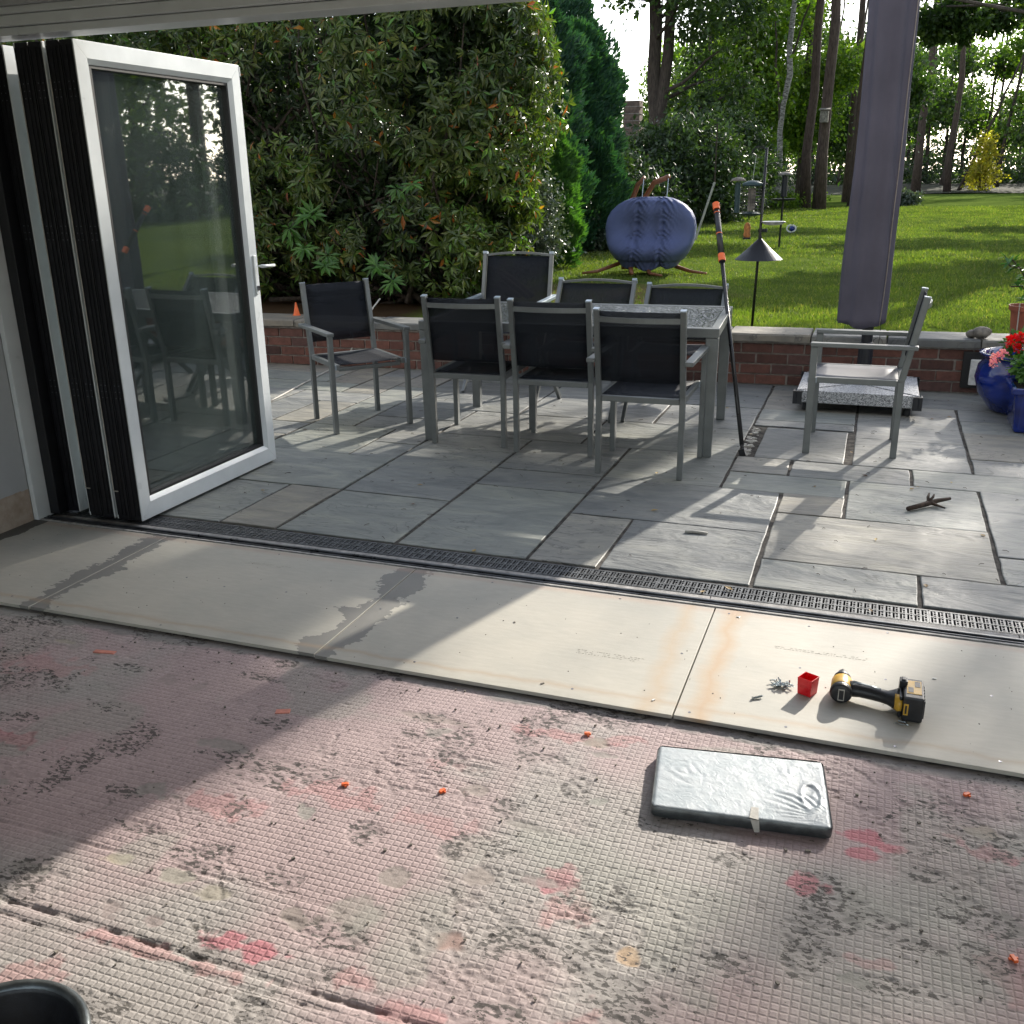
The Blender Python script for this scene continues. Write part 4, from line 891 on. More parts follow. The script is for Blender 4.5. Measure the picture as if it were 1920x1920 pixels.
for x, x1 in ((-2.87, -2.86), (-2.56, -2.55)): MB().tube([(x, 12.66, 1.45), (x1, 12.55, 1.22)], .006, 6).build('hanging_chain', 'zinc', swg)
# ================================================================== BIRD FEEDERS
bf = thing('bird_feeder_station', (-.905, 8.05, LZ), 'black bird feeder pole with a cone-shaped squirrel baffle standing just behind the wall', 'bird feeder')
MB().tube([(-.912, 8.05, .30), (-.895, 8.05, 1.0), (-.885, 8.05, 1.68)], .0105, 10).build('pole', 'pole_black', bf, smooth=True)
MB().lathe((-.893, 8.05, .858), [(.182, 0), (.181, .003), (.095, .078), (.014, .158), (.014, .18), (.012, .18), (.012, .155), (.090, .074), (.178, .0)], 40, False, False).build('baffle', 'granite_edge', bf)
pts = [(-.885, 8.05, 1.62)]+[(-.885-.055+.055*math.cos(t), 8.05, 1.64+.05*math.sin(t)) for t in np.linspace(0, math.pi*.95, 8)]
MB().tube(pts, .004, 6).build('hook', 'pole_black', bf); MB().tube([(2*-.885-x, y, z-.12) for x, y, z in pts], .004, 6).build('hook', 'pole_black', bf)
cg = thing('caged_seed_feeder', (-.975, 8.05, 1.20), 'green-roofed wire cage seed feeder hanging left of the black pole', 'bird feeder')
mb = MB()
for z in np.linspace(1.215, 1.405, 9): mb.tube([(-.975+.072*math.cos(t), 8.05+.072*math.sin(t), z) for t in np.linspace(0, 2*math.pi, 21)], .0016, 5, False)
for t in np.linspace(0, 2*math.pi, 13)[:-1]: mb.tube([(-.975+.072*math.cos(t), 8.05+.072*math.sin(t), z) for z in (1.215, 1.405)], .0016, 5)
mb.build('cage', 'pole_black', cg); MB().lathe((-.975, 8.05, 1.225), [(.03, 0), (.03, .165)], 16).build('seed_tube', 'stone', cg)
MB().lathe((-.975, 8.05, 1.405), [(.080, 0), (.074, .02), (.04, .036), (.008, .042)], 24).build('roof', 'green_metal', cg, smooth=True); MB().lathe((-.975, 8.05, 1.195), [(.04, .02), (.082, .004), (.088, .010), (.06, -.006), (.0, -.006)][:4], 24).build('tray', 'green_metal', cg)
MB().tube([(-.975, 8.05, 1.445), (-.972, 8.05, 1.49), (-.96, 8.05, 1.62)], .002, 5).build('hanger', 'zinc', cg)
sf = thing('suet_feeder', (-.99, 8.03, 1.03), 'orange-brown suet feeder hanging under the caged feeder', 'bird feeder')
MB().lathe((-.992, 8.03, 1.025), [(.024, 0), (.028, .02), (.022, .045), (.027, .075), (.02, .10), (.008, .112)], 14).build('suet', 'suet', sf, smooth=True); MB().lathe((-.992, 8.03, 1.012), [(.03, 0), (.03, .014)], 14).tube([(-.992, 8.03, 1.13), (-.985, 8.04, 1.19)], .0015, 5).build('cap', 'pole_black', sf)
wd = thing('water_dish', (-.80, 8.05, 1.13), 'shallow white water dish held on a ring right of the pole', 'dish')
MB().lathe((-.80, 8.05, 1.128), [(.03, -.012), (.07, -.006), (.088, .012), (.092, .016), (.088, .017), (.066, .0), (.0005, -.004)], 32, True, False).build('bowl', 'white_enamel', wd, smooth=True); MB().tube([(-.80+.092*math.cos(t), 8.05+.092*math.sin(t), 1.138) for t in np.linspace(0, 2*math.pi, 25)], .003, 6, False).tube([(-.888, 8.05, 1.138), (-.893, 8.05, 1.12)], .005, 6).build('ring', 'pole_black', wd)
def domefeeder(x, y, z, label, h=.24):
    t = thing('tube_feeder', (x, y, z-h), label, 'bird feeder')
    MB().lathe((x, y, z), [(.062, 0), (.055, .012), (.03, .026), (.006, .031)], 20).build('dome', 'stone', t, smooth=True)
    MB().lathe((x, y, z-h), [(.022, 0), (.022, h-.01)], 12).build('tube', 'green_metal', t); MB().lathe((x, y, z-h-.004), [(.03, 0), (.045, .006)], 16).build('tray', 'pole_black', t)
    return t
d1 = domefeeder(-1.11, 8.25, 1.44, 'tube feeder under a pale dome, left of the wire cage feeder'); MB().tube([(-1.11, 8.25, 1.47), (-1.05, 8.15, 1.60), (-.96, 8.05, 1.68), (-.89, 8.05, 1.675)], .003, 6).build('hanger', 'pole_black', d1)
s2 = thing('feeding_pole', (-1.62, 17.5, LZ), 'second feeding pole with a small domed top farther down the lawn', 'bird feeder')
MB().tube([(-1.62, 17.5, .31), (-1.60, 17.5, 1.50)], .017, 8).build('pole', 'pole_black', s2); MB().lathe((-1.60, 17.5, 1.46), [(.125, 0), (.11, .02), (.06, .045), (.01, .05)], 18).build('roof', 'stone', s2, smooth=True); MB().lathe((-1.60, 17.5, 1.12), [(.05, 0), (.05, .33)], 10).build('seed_tube', 'granite_edge', s2)
MB().lathe((-1.60, 17.5, 1.06), [(.18, 0), (.20, .03), (.17, .02)], 18).build('tray', 'granite_edge', s2)
def small_lamp():
    t = thing('solar_globe', (-1.75, 21.6, LZ), 'tiny blue and white garden ornament lying on the lawn right of the feeders', 'ornament')
    MB().lathe((-1.75, 21.6, .35), [(.04, 0), (.075, .04), (.075, .075), (.04, .11)], 14).build('globe', 'blue_glaze', t, smooth=True); MB().tube([(-1.75+-.02+.09*math.cos(x), 21.5, .41+.07*math.sin(x)) for x in np.linspace(0, 6.28, 16)], .016, 6).build('rim', 'white_enamel', t)
small_lamp()
t = thing('lawn_marker', (-2.35, 21.6, LZ), 'small flat black block lying on the lawn between feeders and ornament', 'block'); MB().box(-2.44, -2.26, 21.55, 21.65, .33, .40).build('body', 'black_plastic', t, bev=.01)
t = thing('wooden_stake', (-3.34, 19.0, LZ), 'thin leaning wooden stake at the lawn edge left of the feeders', 'stake')
MB().tube([(-3.30, 19, .3), (-3.0, 19.1, 1.35)], .022, 6).build('stick', 'cane', t); MB().tube([(-3.0, 19.1, 1.35), (-3.0, 19.1, 2.35)], .012, 6).build('upright', 'twig', t)
# ================================================================== POTS ON THE RIGHT
def leafcloud(name, ells, n, L, mat, parent, ar=.5, up=.6, droop=.2, sheet=False):
    P, d = blob_points(n, ells, .35); l = L*(.7+.6*rng.random(n)); V, F = leaf_batch(P, d+rand_dirs(n)*.7+np.array([0, 0, .1]), np.array([[0, 0, 1]])+rand_dirs(n)*.5, l, l*ar, droop=droop)
    return npmesh(name, V, F, mat, parent)
def flowerhead(c, r, n, mat, parent):
    d = rand_dirs(n, .5); P = np.array(c)+d*r*(.3+.7*rng.random((n, 1))); l = np.full(n, r*.55); V, F = leaf_batch(P, d+rand_dirs(n)*.8, rand_dirs(n), l, l*.9, quad=True); npmesh('flower_head', V, F, mat, parent)
p1 = thing('glazed_pot', (.93, 6.98, 0), 'big round glossy blue glazed pot against the wall', 'pot')
MB().lathe((.93, 6.98, 0), [(.13, 0), (.17, .02), (.245, .12), (.275, .22), (.262, .30), (.225, .345), (.228, .355), (.262, .372), (.265, .385), (.24, .385), (.21, .36), (.20, .33)], 48, True, False).build('pot', 'blue_glaze', p1, smooth=True); MB().lathe((.93, 6.98, .33), [(.22, 0), (.0005, .012)], 24, False, False).build('soil', 'soil', p1)
p2 = thing('square_planter', (1.02, 6.62, 0), 'square ribbed glossy blue planter, in front of the round blue pot', 'planter')
mb = MB(); z0, z1 = 0, .27; a, b = .155, .185
mb.bar((1.005, 6.53, 0), (1.005, 6.53, .245), .31, .31, w1=.36, h1=.36, up=(0, 1, 0)); mb.build('planter', 'blue_glaze', p2, bev=.02)
mb = MB()
for (x0_, x1_, y0_, y1_) in ((-.195, .195, -.195, -.165), (-.195, .195, .165, .195), (-.195, -.165, -.164, .164), (.165, .195, -.164, .164)): mb.box(1.005+x0_, 1.005+x1_, 6.53+y0_, 6.53+y1_, .238, .275)
mb.build('rim', 'blue_glaze', p2, bev=.008); MB().box(.845, 1.165, 6.37, 6.69, .246, .252).build('soil', 'soil', p2)
mb = MB()
for k in range(4): mb.box(.87+k*.09, .878+k*.09, 6.352, 6.362, .03, .22)
mb.build('rib', 'blue_glaze', p2)
gp = thing('geranium_plant', (.98, 6.9, .34), 'leafy geranium with red flower heads growing in the round blue pot', 'plant')
leafcloud('foliage', [(.97, 6.92, .42, .17, .17, .12), (1.1, 6.85, .40, .16, .15, .12)], 700, .05, 'geranium', gp, .9)
for c, r in (((.83, 6.78, .485), .040), ((.87, 6.80, .51), .026), ((.915, 6.76, .50), .040), ((.855, 6.76, .445), .026)): flowerhead(c, r, 90, 'red_petal', gp)
for c in ((.83, 6.78, .47), (.87, 6.80, .50), (.915, 6.76, .49)): MB().tube([(.98, 6.9, .36), c], .003, 5).build('stem', 'geranium', gp)
g2 = thing('trailing_plant', (.98, 6.6, .25), 'pink-flowered trailing plant spilling from the square blue planter', 'plant')
leafcloud('foliage', [(.99, 6.55, .34, .16, .14, .09), (.90, 6.60, .36, .10, .10, .06)], 520, .035, 'geranium', g2, .8)
for c, r in (((.735, 6.62, .405), .032), ((.765, 6.63, .425), .028), ((.715, 6.60, .37), .022)): flowerhead(c, r, 70, 'pink_petal', g2)
for c in ((.735, 6.62, .40), (.765, 6.63, .42)): MB().tube([(.95, 6.6, .30), (.85, 6.62, .38), c], .0025, 5).build('stem', 'geranium', g2)
tp = thing('terracotta_pot', (.99, 7.62, .385), 'brown plastic plant pot standing on the garden wall', 'pot')
MB().lathe((.99, 7.62, .385), [(.085, 0), (.105, .19), (.118, .192), (.121, .225), (.112, .225), (.108, .20)], 32, True, False).build('pot', 'terracotta', tp, smooth=False); MB().lathe((.99, 7.62, .585), [(.11, 0), (.0005, .006)], 20, False, False).build('soil', 'stone', tp)
MB().tube([(.935, 7.53, .36), (.925, 7.52, .63)], .004, 6).build('cane', 'cane', tp)
cp = thing('citrus_plant', (.99, 7.62, .59), 'small glossy-leaved citrus growing in the pot on the wall', 'plant')
st = [[(.99, 7.62, .59), (.97, 7.6, .69), (.93, 7.58, .74), (.86, 7.56, .74)], [(.97, 7.6, .69), (.95, 7.58, .78), (.90, 7.56, .86), (.84, 7.55, .92)], [(.98, 7.61, .66), (1.03, 7.6, .76), (1.06, 7.58, .84)], [(.95, 7.58, .78), (.98, 7.58, .86), (1.0, 7.56, .90)], [(.90, 7.56, .86), (.83, 7.55, .88), (.79, 7.54, .95)]]
mb = MB()
for q in st: mb.tube(q, .0045, 6)
mb.build('stem', 'twig', cp, smooth=True)
for q in st:
    for k in range(11):
        i_ = random.randrange(1, len(q)); c = Vector(q[i_-1]).lerp(Vector(q[i_]), random.random()); d = np.array([[random.gauss(-.3, 1), random.gauss(0, .6), random.gauss(.15, .5)]]); l = np.array([random.uniform(.05, .085)])
        V, F = leaf_batch(np.array([c]), d, np.array([[0, 0, 1.]]), l, l*.52, .25); npmesh('leaf', V, F, 'citrus', cp)
sn = thing('rock', (.70, 7.55, .385), 'rounded brown rock resting on the wall coping', 'rock')
def rock(c, r, nm, par):
    vs = []; fs = []; n, m_ = 20, 10
    for j in range(m_+1):
        ph = math.pi*j/m_-math.pi/2
        for k in range(n):
            t = 2*math.pi*k/n; w = 1+.12*math.sin(3*t+ph*2)+.06*math.sin(7*t+1); vs.append((c[0]+r[0]*math.cos(ph)*math.cos(t)*w, c[1]+r[1]*math.cos(ph)*math.sin(t)*w, c[2]+r[2]*math.sin(ph)))
    fs = [(j*n+k, j*n+(k+1) % n, (j+1)*n+(k+1) % n, (j+1)*n+k) for j in range(m_) for k in range(n)]; return MB().add(vs, fs).build(nm, 'stone', par, smooth=True)
rock((.715, 7.54, .425), (.062, .05, .042), 'stone', sn); rock((.655, 7.56, .41), (.035, .04, .03), 'stone', sn)
wb = thing('wall_light', (.70, 7.47, .1), 'square pale wall light in a black surround beside the blue pot', 'light')
MB().box(.615, .80, 7.462, 7.492, .045, .30).build('surround', 'gasket', wb, bev=.004); MB().box(.665, .80, 7.44, 7.461, .07, .25).build('panel', 'white_enamel', wb, bev=.006)
rt = thing('orange_cone', (-4.72, 7.42, .385), 'small orange plastic cone on the wall behind the far left chair', 'cone'); MB().lathe((-4.72, 7.42, .386), [(.035, 0), (.035, .006), (.028, .007), (.006, .11)], 16).build('cone', 'orange_plastic', rt, smooth=False)
cb = thing('cable', (-4.1, 6.4, 0), 'pale cable running over the patio and up the wall behind the left chair', 'cable')
MB().tube([(-3.98, 5.75, .006), (-4.02, 5.98, .006), (-4.10, 6.43, .007), (-4.17, 6.9, .01), (-4.16, 7.12, .03), (-4.11, 7.2, .10), (-4.03, 7.26, .28), (-3.97, 7.30, .42), (-3.90, 7.42, .55)], .007, 8).build('tube', 'cane', cb, smooth=True)
# ================================================================== FLOOR CLUTTER
ins = thing('insulation_slab', (-.2, 2.22, FZ), 'foil-wrapped rectangular insulation block lying on the rough floor', 'insulation block')
def rrect(cs, rad, n=6):
    out = []
    for i in range(4):
        p = Vector(cs[i]); a_ = Vector(cs[i-1]); b_ = Vector(cs[(i+1) % 4]); u1 = (a_-p).normalized(); u2 = (b_-p).normalized()
        for k in range(n+1):
            t = k/n; q0 = p+u1*rad; q1 = p+u2*rad; out.append(tuple((q0*(1-t)**2+p*2*t*(1-t)+q1*t*t)))
    return out
cs = [(-.402, 2.045), (.030, 2.095), (-.010, 2.385), (-.442, 2.325)]
pl_ = rrect(cs, .022); N = len(pl_); cxy = Vector((sum(p[0] for p in pl_)/N, sum(p[1] for p in pl_)/N)); vs = []; fs = []
levels = [(.94, 0), (1.0, .004), (1.005, .026), (.995, .0305)]
for s_, z in levels:
    for k, (x, y) in enumerate(pl_): vs.append((cxy.x+(x-cxy.x)*s_, cxy.y+(y-cxy.y)*s_, FZ+z+.001*math.sin(k*1.7)))
fs = [(L_*N+k, L_*N+(k+1) % N, (L_+1)*N+(k+1) % N, (L_+1)*N+k) for L_ in range(3) for k in range(N)]+[tuple(range(N-1, -1, -1))]
MB().add(vs, fs).build('side', 'foil_dark', ins, smooth=True)
nu, nv = 130, 90; U, Vv = np.meshgrid(np.linspace(0, 1, nu), np.linspace(0, 1, nv), indexing='ij'); c4 = np.array(cs)
PX = (c4[0][0]*(1-U)+c4[1][0]*U)*(1-Vv)+(c4[3][0]*(1-U)+c4[2][0]*U)*Vv; PY = (c4[0][1]*(1-U)+c4[1][1]*U)*(1-Vv)+(c4[3][1]*(1-U)+c4[2][1]*U)*Vv
wr1 = np.exp(-(((U-.18)/.13)**2+((Vv-.55)/.25)**2)); wr2 = np.exp(-(((U-.85)/.16)**2+((Vv-.45)/.45)**2))
rad1 = np.sqrt(((U-.16)*1.5)**2+(Vv-.62)**2); ang2 = np.arctan2(Vv-.1, U-1.02)
Q_ = fbm(U, Vv, 3.2, 3, 405); H = .0305+.0016*np.abs(np.sin(rad1*34+Q_*14))*wr1*.8+.0028*np.abs(np.sin(ang2*17+fbm(U, Vv, 6, 2, 401)*5))*wr2*sst(.45, .6, fbm(U, Vv, 5, 2, 402))*1.3+.0012*fbm(U, Vv, 14, 3, 403)
H += .0022*np.exp(-((np.sqrt(((U-.90)/.055)**2+((Vv-.42)/.20)**2)-1)/.18)**2)-.002*(np.sqrt(((U-.90)/.055)**2+((Vv-.42)/.20)**2) < .85)
ed = np.minimum(np.minimum(U*.43, (1-U)*.43), np.minimum(Vv*.29, (1-Vv)*.29)); H -= .006*(1-sst(0, .009, ed))
# pull the grid corners in so the outline is rounded
for (cu, cv) in ((0, 0), (1, 0), (1, 1), (0, 1)):
    du, dv_ = np.abs(U-cu)*.43, np.abs(Vv-cv)*.29; q = (du < .022) & (dv_ < .022); dd = np.sqrt((.022-du)**2+(.022-dv_)**2); f = np.where(q & (dd > .022), .022/np.maximum(dd, 1e-6), 1); tx = (.022-(.022-du)*f); ty = (.022-(.022-dv_)*f)
    PX = PX+(tx-du)*(1 if cu == 0 else -1); PY = PY+(ty-dv_)*(1 if cv == 0 else -1)
i = np.arange(nu*nv).reshape(nu, nv); npmesh('foil_wrap', np.stack([PX, PY, H+FZ], -1).reshape(-1, 3), np.stack([i[:-1, :-1], i[1:, :-1], i[1:, 1:], i[:-1, 1:]], -1).reshape(-1, 4), 'foil', ins, smooth=True)
MB().add([(-.165, 2.075, FZ+.0335), (-.143, 2.073, FZ+.0335), (-.148, 2.122, FZ+.0335), (-.166, 2.120, FZ+.0335)], [(0, 1, 2, 3)]).add([(-.162, 2.0695, FZ+.033), (-.141, 2.0705, FZ+.033), (-.138, 2.066, FZ+.004), (-.150, 2.0655, FZ+.001)], [(0, 1, 2, 3)]).build('tape_tab', 'seal', ins)
rb = thing('red_box', (-.08, 2.77, 0), 'small open red plastic box standing on the sunlit board', 'box')
c_ = Vector((-.0785, 2.772)); rot = math.radians(-25); hs = .0235; hh = .056
def sq(h, z): return [(c_.x+(x*math.cos(rot)-y*math.sin(rot))*h, c_.y+(x*math.sin(rot)+y*math.cos(rot))*h, z) for x, y in ((-1, -1), (1, -1), (1, 1), (-1, 1))]
vs = sq(hs*.9, .0005)+sq(hs, hh)+sq(hs-.0018, hh)+sq(hs*.9-.0018, .003)
MB().add(vs, [(3, 2, 1, 0)]+[(k, (k+1) % 4, 4+(k+1) % 4, 4+k) for k in range(4)]+[(4+k, 4+(k+1) % 4, 8+(k+1) % 4, 8+k) for k in range(4)]+[(8+k, 8+(k+1) % 4, 12+(k+1) % 4, 12+k) for k in range(4)]+[(12, 13, 14, 15)]).build('box', 'red_plastic', rb, bev=.0007)
MB().add([(*(Vector(p)+Vector((-.0002, -.0003, 0))),) for p in (sq(hs*.951, .0005+hh*.48)[0], sq(hs*.951, .0005+hh*.48)[1], sq(hs*.957, hh*.54)[1], sq(hs*.957, hh*.54)[0])], [(0, 1, 2, 3)]).build('label_line', 'red_plastic', rb)
# screws, each a thing
def screw_mb():
    mb = MB(); mb.tube([(0, 0, 0), (0, 0, .004), (0, 0, .028), (0, 0, .034)], [.0024, .0024, .0018, .0003], 7); mb.lathe((0, 0, -.0028), [(.0022, 0), (.0046, .0004), (.0046, .0012), (.0024, .0032)], 10)
    for k in range(9): mb.lathe((0, 0, .006+k*.0027), [(.0019, 0), (.0030, .0009), (.0019, .0018)], 8, False, False)
    return mb
sc0 = screw_mb().build('screw', 'zinc'); first = True
for k in range(26):
    o = sc0 if first else sc0.copy()
    if not first: COL.objects.link(o)
    first = False
    o.location = (-.155+random.gauss(0, .0145), 2.788+random.gauss(0, .009), .004+abs(random.gauss(0, .004))); o.rotation_euler = (math.radians(random.uniform(72, 94)), random.uniform(-.2, .2), random.uniform(0, 6.28)); o.scale = (.8, .8, .72)
    tag(o, 'zinc screw lying in the little pile left of the red box', 'screw', 'pile of screws beside the red box')
for k, (x, y, lab) in enumerate(((-.228, 2.682, 'single grey wall plug lying in front of the screw pile'), (.062, 2.868, 'single screw lying just behind the head of the driver'))):
    o = sc0.copy(); COL.objects.link(o); o.location = (x, y, .004); o.rotation_euler = (1.5, 0, 2.2-k*3); o.scale = (1.3, 1.3, 1); tag(o, lab, 'screw')
    if 'group' in o: del o['group']
for k, (x, y, lab) in enumerate(((.288, 2.987, 'white chip on the board behind the battery of the driver'), (-.511, 2.58, 'white chip near the front edge of the board by the third joint'), (-1.094, 2.96, 'dark crumb on the board nearest the drain shadow'), (-.35, 3.25, 'white chip near the threshold right of the third board joint'), (-.86, 2.57, 'pale crumb at the front edge of the middle board'))):
    MBx = MB().box(x-.006, x+.006, y-.003, y+.003, .0002, .003, rot=k); tag(MBx.build('debris_chip', 'white_enamel' if 'white' in lab else 'stone', bev=.0008), lab, 'debris')
# impact driver lying on its side
idr = thing('impact_driver', (.11, 2.76, 0), 'black and yellow cordless impact driver lying on the sunlit board', 'power tool')
def cyl_y(c, prof, n=28):   # lathe about the y axis, prof (radius, y)
    vs = [(c[0]+r*math.cos(2*math.pi*k/n), c[1]+y, c[2]+r*math.sin(2*math.pi*k/n)) for r, y in prof for k in range(n)]
    return MB().add(vs, [(i*n+k, (i+1)*n+k, (i+1)*n+(k+1) % n, i*n+(k+1) % n) for i in range(len(prof)-1) for k in range(n)]+[tuple(range(n)), tuple((len(prof)-1)*n+k for k in range(n-1, -1, -1))])
hc = (.018, 2.735, .0335)
cyl_y(hc, [(.020, -.004), (.028, -.002), (.0315, .004), (.0315, .020), (.030, .022)]).build('rear_cap', 'black_plastic', idr, smooth=False, bev=.001)
cyl_y(hc, [(.0300, .0225), (.0312, .026), (.0305, .075), (.027, .082)]).build('motor_housing', 'yellow_plastic', idr, smooth=True)
cyl_y(hc, [(.0262, .0825), (.0255, .10), (.016, .125), (.014, .135), (.008, .136), (.0075, .150)]).build('nose', 'black_plastic', idr, smooth=True)
cyl_y((hc[0], hc[1], hc[2]), [(.0324, .008), (.0324, .015)]).build('cap_ring', 'black_plastic', idr)
MB().box(hc[0]-.008, hc[0]+.010, 2.7292, 2.7307, .014, .052).build('cap_label', 'seal', idr, bev=.0004)
MB().box(hc[0]-.0055, hc[0]+.0075, 2.7280, 2.7290, .018, .048).build('cap_label_face', 'black_plastic', idr)
def ov(mb, pts, n=18):  # oval-section tube: (x,y,z,ry,rz)
    vs = []
    for (x, y, z, ry, rz) in pts:
        for k in range(n):
            t = 2*math.pi*k/n; vs.append((x, y+ry*math.cos(t), z+rz*math.sin(t)))
    return mb.add(vs, [(i*n+k, i*n+(k+1) % n, (i+1)*n+(k+1) % n, (i+1)*n+k) for i in range(len(pts)-1) for k in range(n)]+[tuple(range(n-1, -1, -1)), tuple((len(pts)-1)*n+k for k in range(n))])
ov(MB(), [(.040, 2.778, .034, .030, .022), (.055, 2.778, .034, .026, .023), (.07, 2.776, .034, .0225, .021), (.10, 2.770, .034, .021, .0205), (.13, 2.762, .034, .021, .020), (.148, 2.756, .034, .024, .020), (.165, 2.752, .035, .036, .026), (.176, 2.752, .036, .042, .031)]).build('handle', 'black_plastic', idr, smooth=True)
ov(MB(), [(.050, 2.781, .046, .016, .0125), (.075, 2.779, .0455, .013, .0112), (.10, 2.773, .045, .012, .0112), (.128, 2.765, .0445, .0125, .011)]).build('grip_panel', 'foil_dark', idr, smooth=True)
MB().box(.052, .064, 2.800, 2.815, .026, .042).build('trigger', 'black_plastic', idr, bev=.003)
MB().box(.177, .187, 2.706, 2.806, .002, .068).build('battery_foot', 'black_plastic', idr, bev=.004)
bt_ = MB().box(.188, .243, 2.690, 2.812, .0015, .079).build('battery', 'black_plastic', idr, bev=.005)
MB().box(.196, .236, 2.715, 2.795, .0792, .0806).build('label', 'yellow_plastic', bt_, bev=.0005); MB().box(.200, .214, 2.722, 2.752, .0808, .0813).box(.218, .233, 2.757, 2.790, .0808, .0813).build('label_print', 'black_plastic', bt_)
MB().box(.190, .203, 2.6885, 2.6897, .022, .058).build('label', 'yellow_plastic', bt_, bev=.0004); MB().box(.194, .199, 2.6878, 2.6884, .027, .053).build('label_print', 'black_plastic', bt_)
ov(MB(), [(.166, 2.728, .040, .020, .023), (.176, 2.722, .040, .0225, .026), (.186, 2.720, .040, .0205, .024)]).build('yellow_cheek', 'yellow_plastic', idr, smooth=True)
MB().box(.176, .198, 2.760, 2.790, .070, .092).box(.181, .193, 2.765, 2.785, .092, .096).build('release_button', 'black_plastic', idr, bev=.002)
MB().tube([(.172, 2.672, .004), (.190, 2.664, .004), (.205, 2.668, .004), (.20, 2.68, .004), (.18, 2.684, .004)], .0022, 6).build('belt_hook', 'zinc', idr)
mb = MB()
for k in range(6): mb.box(.2435, .2465, 2.70+k*.018, 2.708+k*.018, .012, .068)
mb.build('rib', 'black_plastic', bt_)
# bucket bottom left
bk = thing('bucket', (-1.15, .785, FZ), 'dark round bucket with a grey rim, cut off by the bottom left corner', 'bucket')
MB().lathe((-1.15, .785, FZ), [(.10, 0), (.132, .262), (.138, .264), (.140, .270), (.137, .275), (.130, .275), (.126, .262), (.098, .012), (.0005, .012)], 48, True, False).build('pail', 'black_plastic', bk, smooth=True)
MB().lathe((-1.15, .785, FZ+.262), [(.1335, 0), (.1435, .002), (.1440, .011), (.1400, .0165), (.131, .0165), (.1275, .008)], 48, False, False).build('rim', 'foil_dark', bk, smooth=True)
MB().lathe((-1.15, .785, FZ+.13), [(.112, 0), (.0005, .004)], 32, False, False).build('dried_mix', 'board_edge', bk)
# tile spacers
for x, y, r0_, lab in ((-1.191, 1.915, .4, 'orange tile spacer in the sunlit strip, left of centre'), (-.936, 1.972, 1.2, 'orange tile spacer lying on rough floor in the middle'), (-.652, 2.359, .2, 'orange tile spacer near the board edge left of the foil block'), (.345, 2.393, .8, 'orange spacer near the board edge at the right'), (.394, 1.823, 2.0, 'orange spacer at the right edge of the rough floor')):
    mb = MB(); mb.box(x-.011, x+.008, y-.0045, y+.0045, FZ+.0015, FZ+.008, rot=r0_, c=(x, y)).box(x-.002, x+.003, y-.010, y+.010, FZ+.001, FZ+.0055, rot=r0_, c=(x, y)); o = mb.build('tile_spacer', 'orange_plastic', bev=.001); tag(o, lab, 'spacer')
for x, y, r0_, c0_ in ((-2.36, 2.335, .15, (.04, .010)), (-1.56, 2.19, .4, (.022, .012))):
    mb = MB().box(x-c0_[0], x+c0_[0], y-c0_[1], y+c0_[1], FZ-.003, FZ+.0022, rot=r0_); MT.setdefault('salmon', simple('salmon', (.62, .24, .18), .7)); tag(mb.build('clay_fragment', 'salmon', bev=.002), 'salmon clay fragment stuck in the adhesive '+('near the left boards' if x < -2 else 'below the second board joint'), 'debris')
# stick and litter on the patio
sk_ = thing('twig', (.33, 4.77, 0), 'dark forked broken branch lying on the grey slabs', 'stick')
MB().tube([(.235, 4.66, .012), (.29, 4.715, .016), (.33, 4.76, .018), (.37, 4.80, .022), (.425, 4.825, .030)], [.011, .012, .013, .011, .007], 8).tube([(.33, 4.765, .018), (.325, 4.80, .035), (.33, 4.83, .045)], [.010, .007, .004], 6).tube([(.335, 4.76, .02), (.37, 4.75, .012), (.40, 4.735, .008)], [.010, .006, .003], 6).tube([(.31, 4.74, .018), (.345, 4.785, .040), (.35, 4.80, .05)], [.008, .006, .004], 6).build('branch', 'twig', sk_, smooth=True)
tag(MB().tube([(-.690, 4.053, .008), (-.640, 4.060, .009), (-.592, 4.062, .008)], [.006, .007, .005], 7).build('stick_piece', 'cane', smooth=True), 'short pale stick lying on the slab near the drain', 'stick')
spots = [(.544, 4.398), (.286, 3.769), (-1.495, 3.546), (-.516, 3.421), (.25, 5.0), (.02, 5.2), (-.63, 5.9), (-2.1, 4.35), (.3, 5.05), (-2.86, 4.02), (-2.8, 3.98), (.5, 6.7), (.42, 6.62), (-.2, 4.9), (-.4, 3.48), (-1.0, 4.9), (-2.0, 4.05), (-.9, 4.3), (-.05, 5.65), (.1, 3.44), (-3.3, 5.2), (-.85, 6.55), (.45, 5.2), (.1, 4.2)]
n_ = 0
for (x, y) in spots:
    n_ += 1; l = np.array([random.uniform(.022, .04)]); V, F = leaf_batch(np.array([[x, y, .004]]), np.array([[random.gauss(0, 1), random.gauss(0, 1), .12]]), np.array([[0, 0, 1.]]), l, l*.55, .1)
    tag(npmesh('fallen_leaf', V, F, 'brown_leaf'), 'small dry fallen leaf lying on the patio slabs or drain', 'leaf', 'fallen leaves scattered on the patio')
mb = MB()
for k in range(150):
    x, y = random.uniform(-3, .9), random.uniform(3.56, 7.2); t = random.uniform(0, 3.14); l = random.uniform(.008, .035); mb.tube([(x, y, .004), (x+l*.5*math.cos(t)+random.uniform(-.004, .004), y+l*.5*math.sin(t), .007), (x+l*math.cos(t), y+l*math.sin(t), .004)], .0012, 4)
tag(mb.build('pine_needle_litter', 'twig'), kind='stuff', label='dark pine needles and tiny twigs littering the slabs', cat='litter')
mb = MB()
for k in range(260):
    x, y = random.uniform(-3.4, .9), random.uniform(.95, 2.48); s_ = random.uniform(.0015, .004); mb.box(x-s_, x+s_, y-s_*.7, y+s_*.7, FZ+.0005, FZ+.001+s_, rot=random.uniform(0, 3))
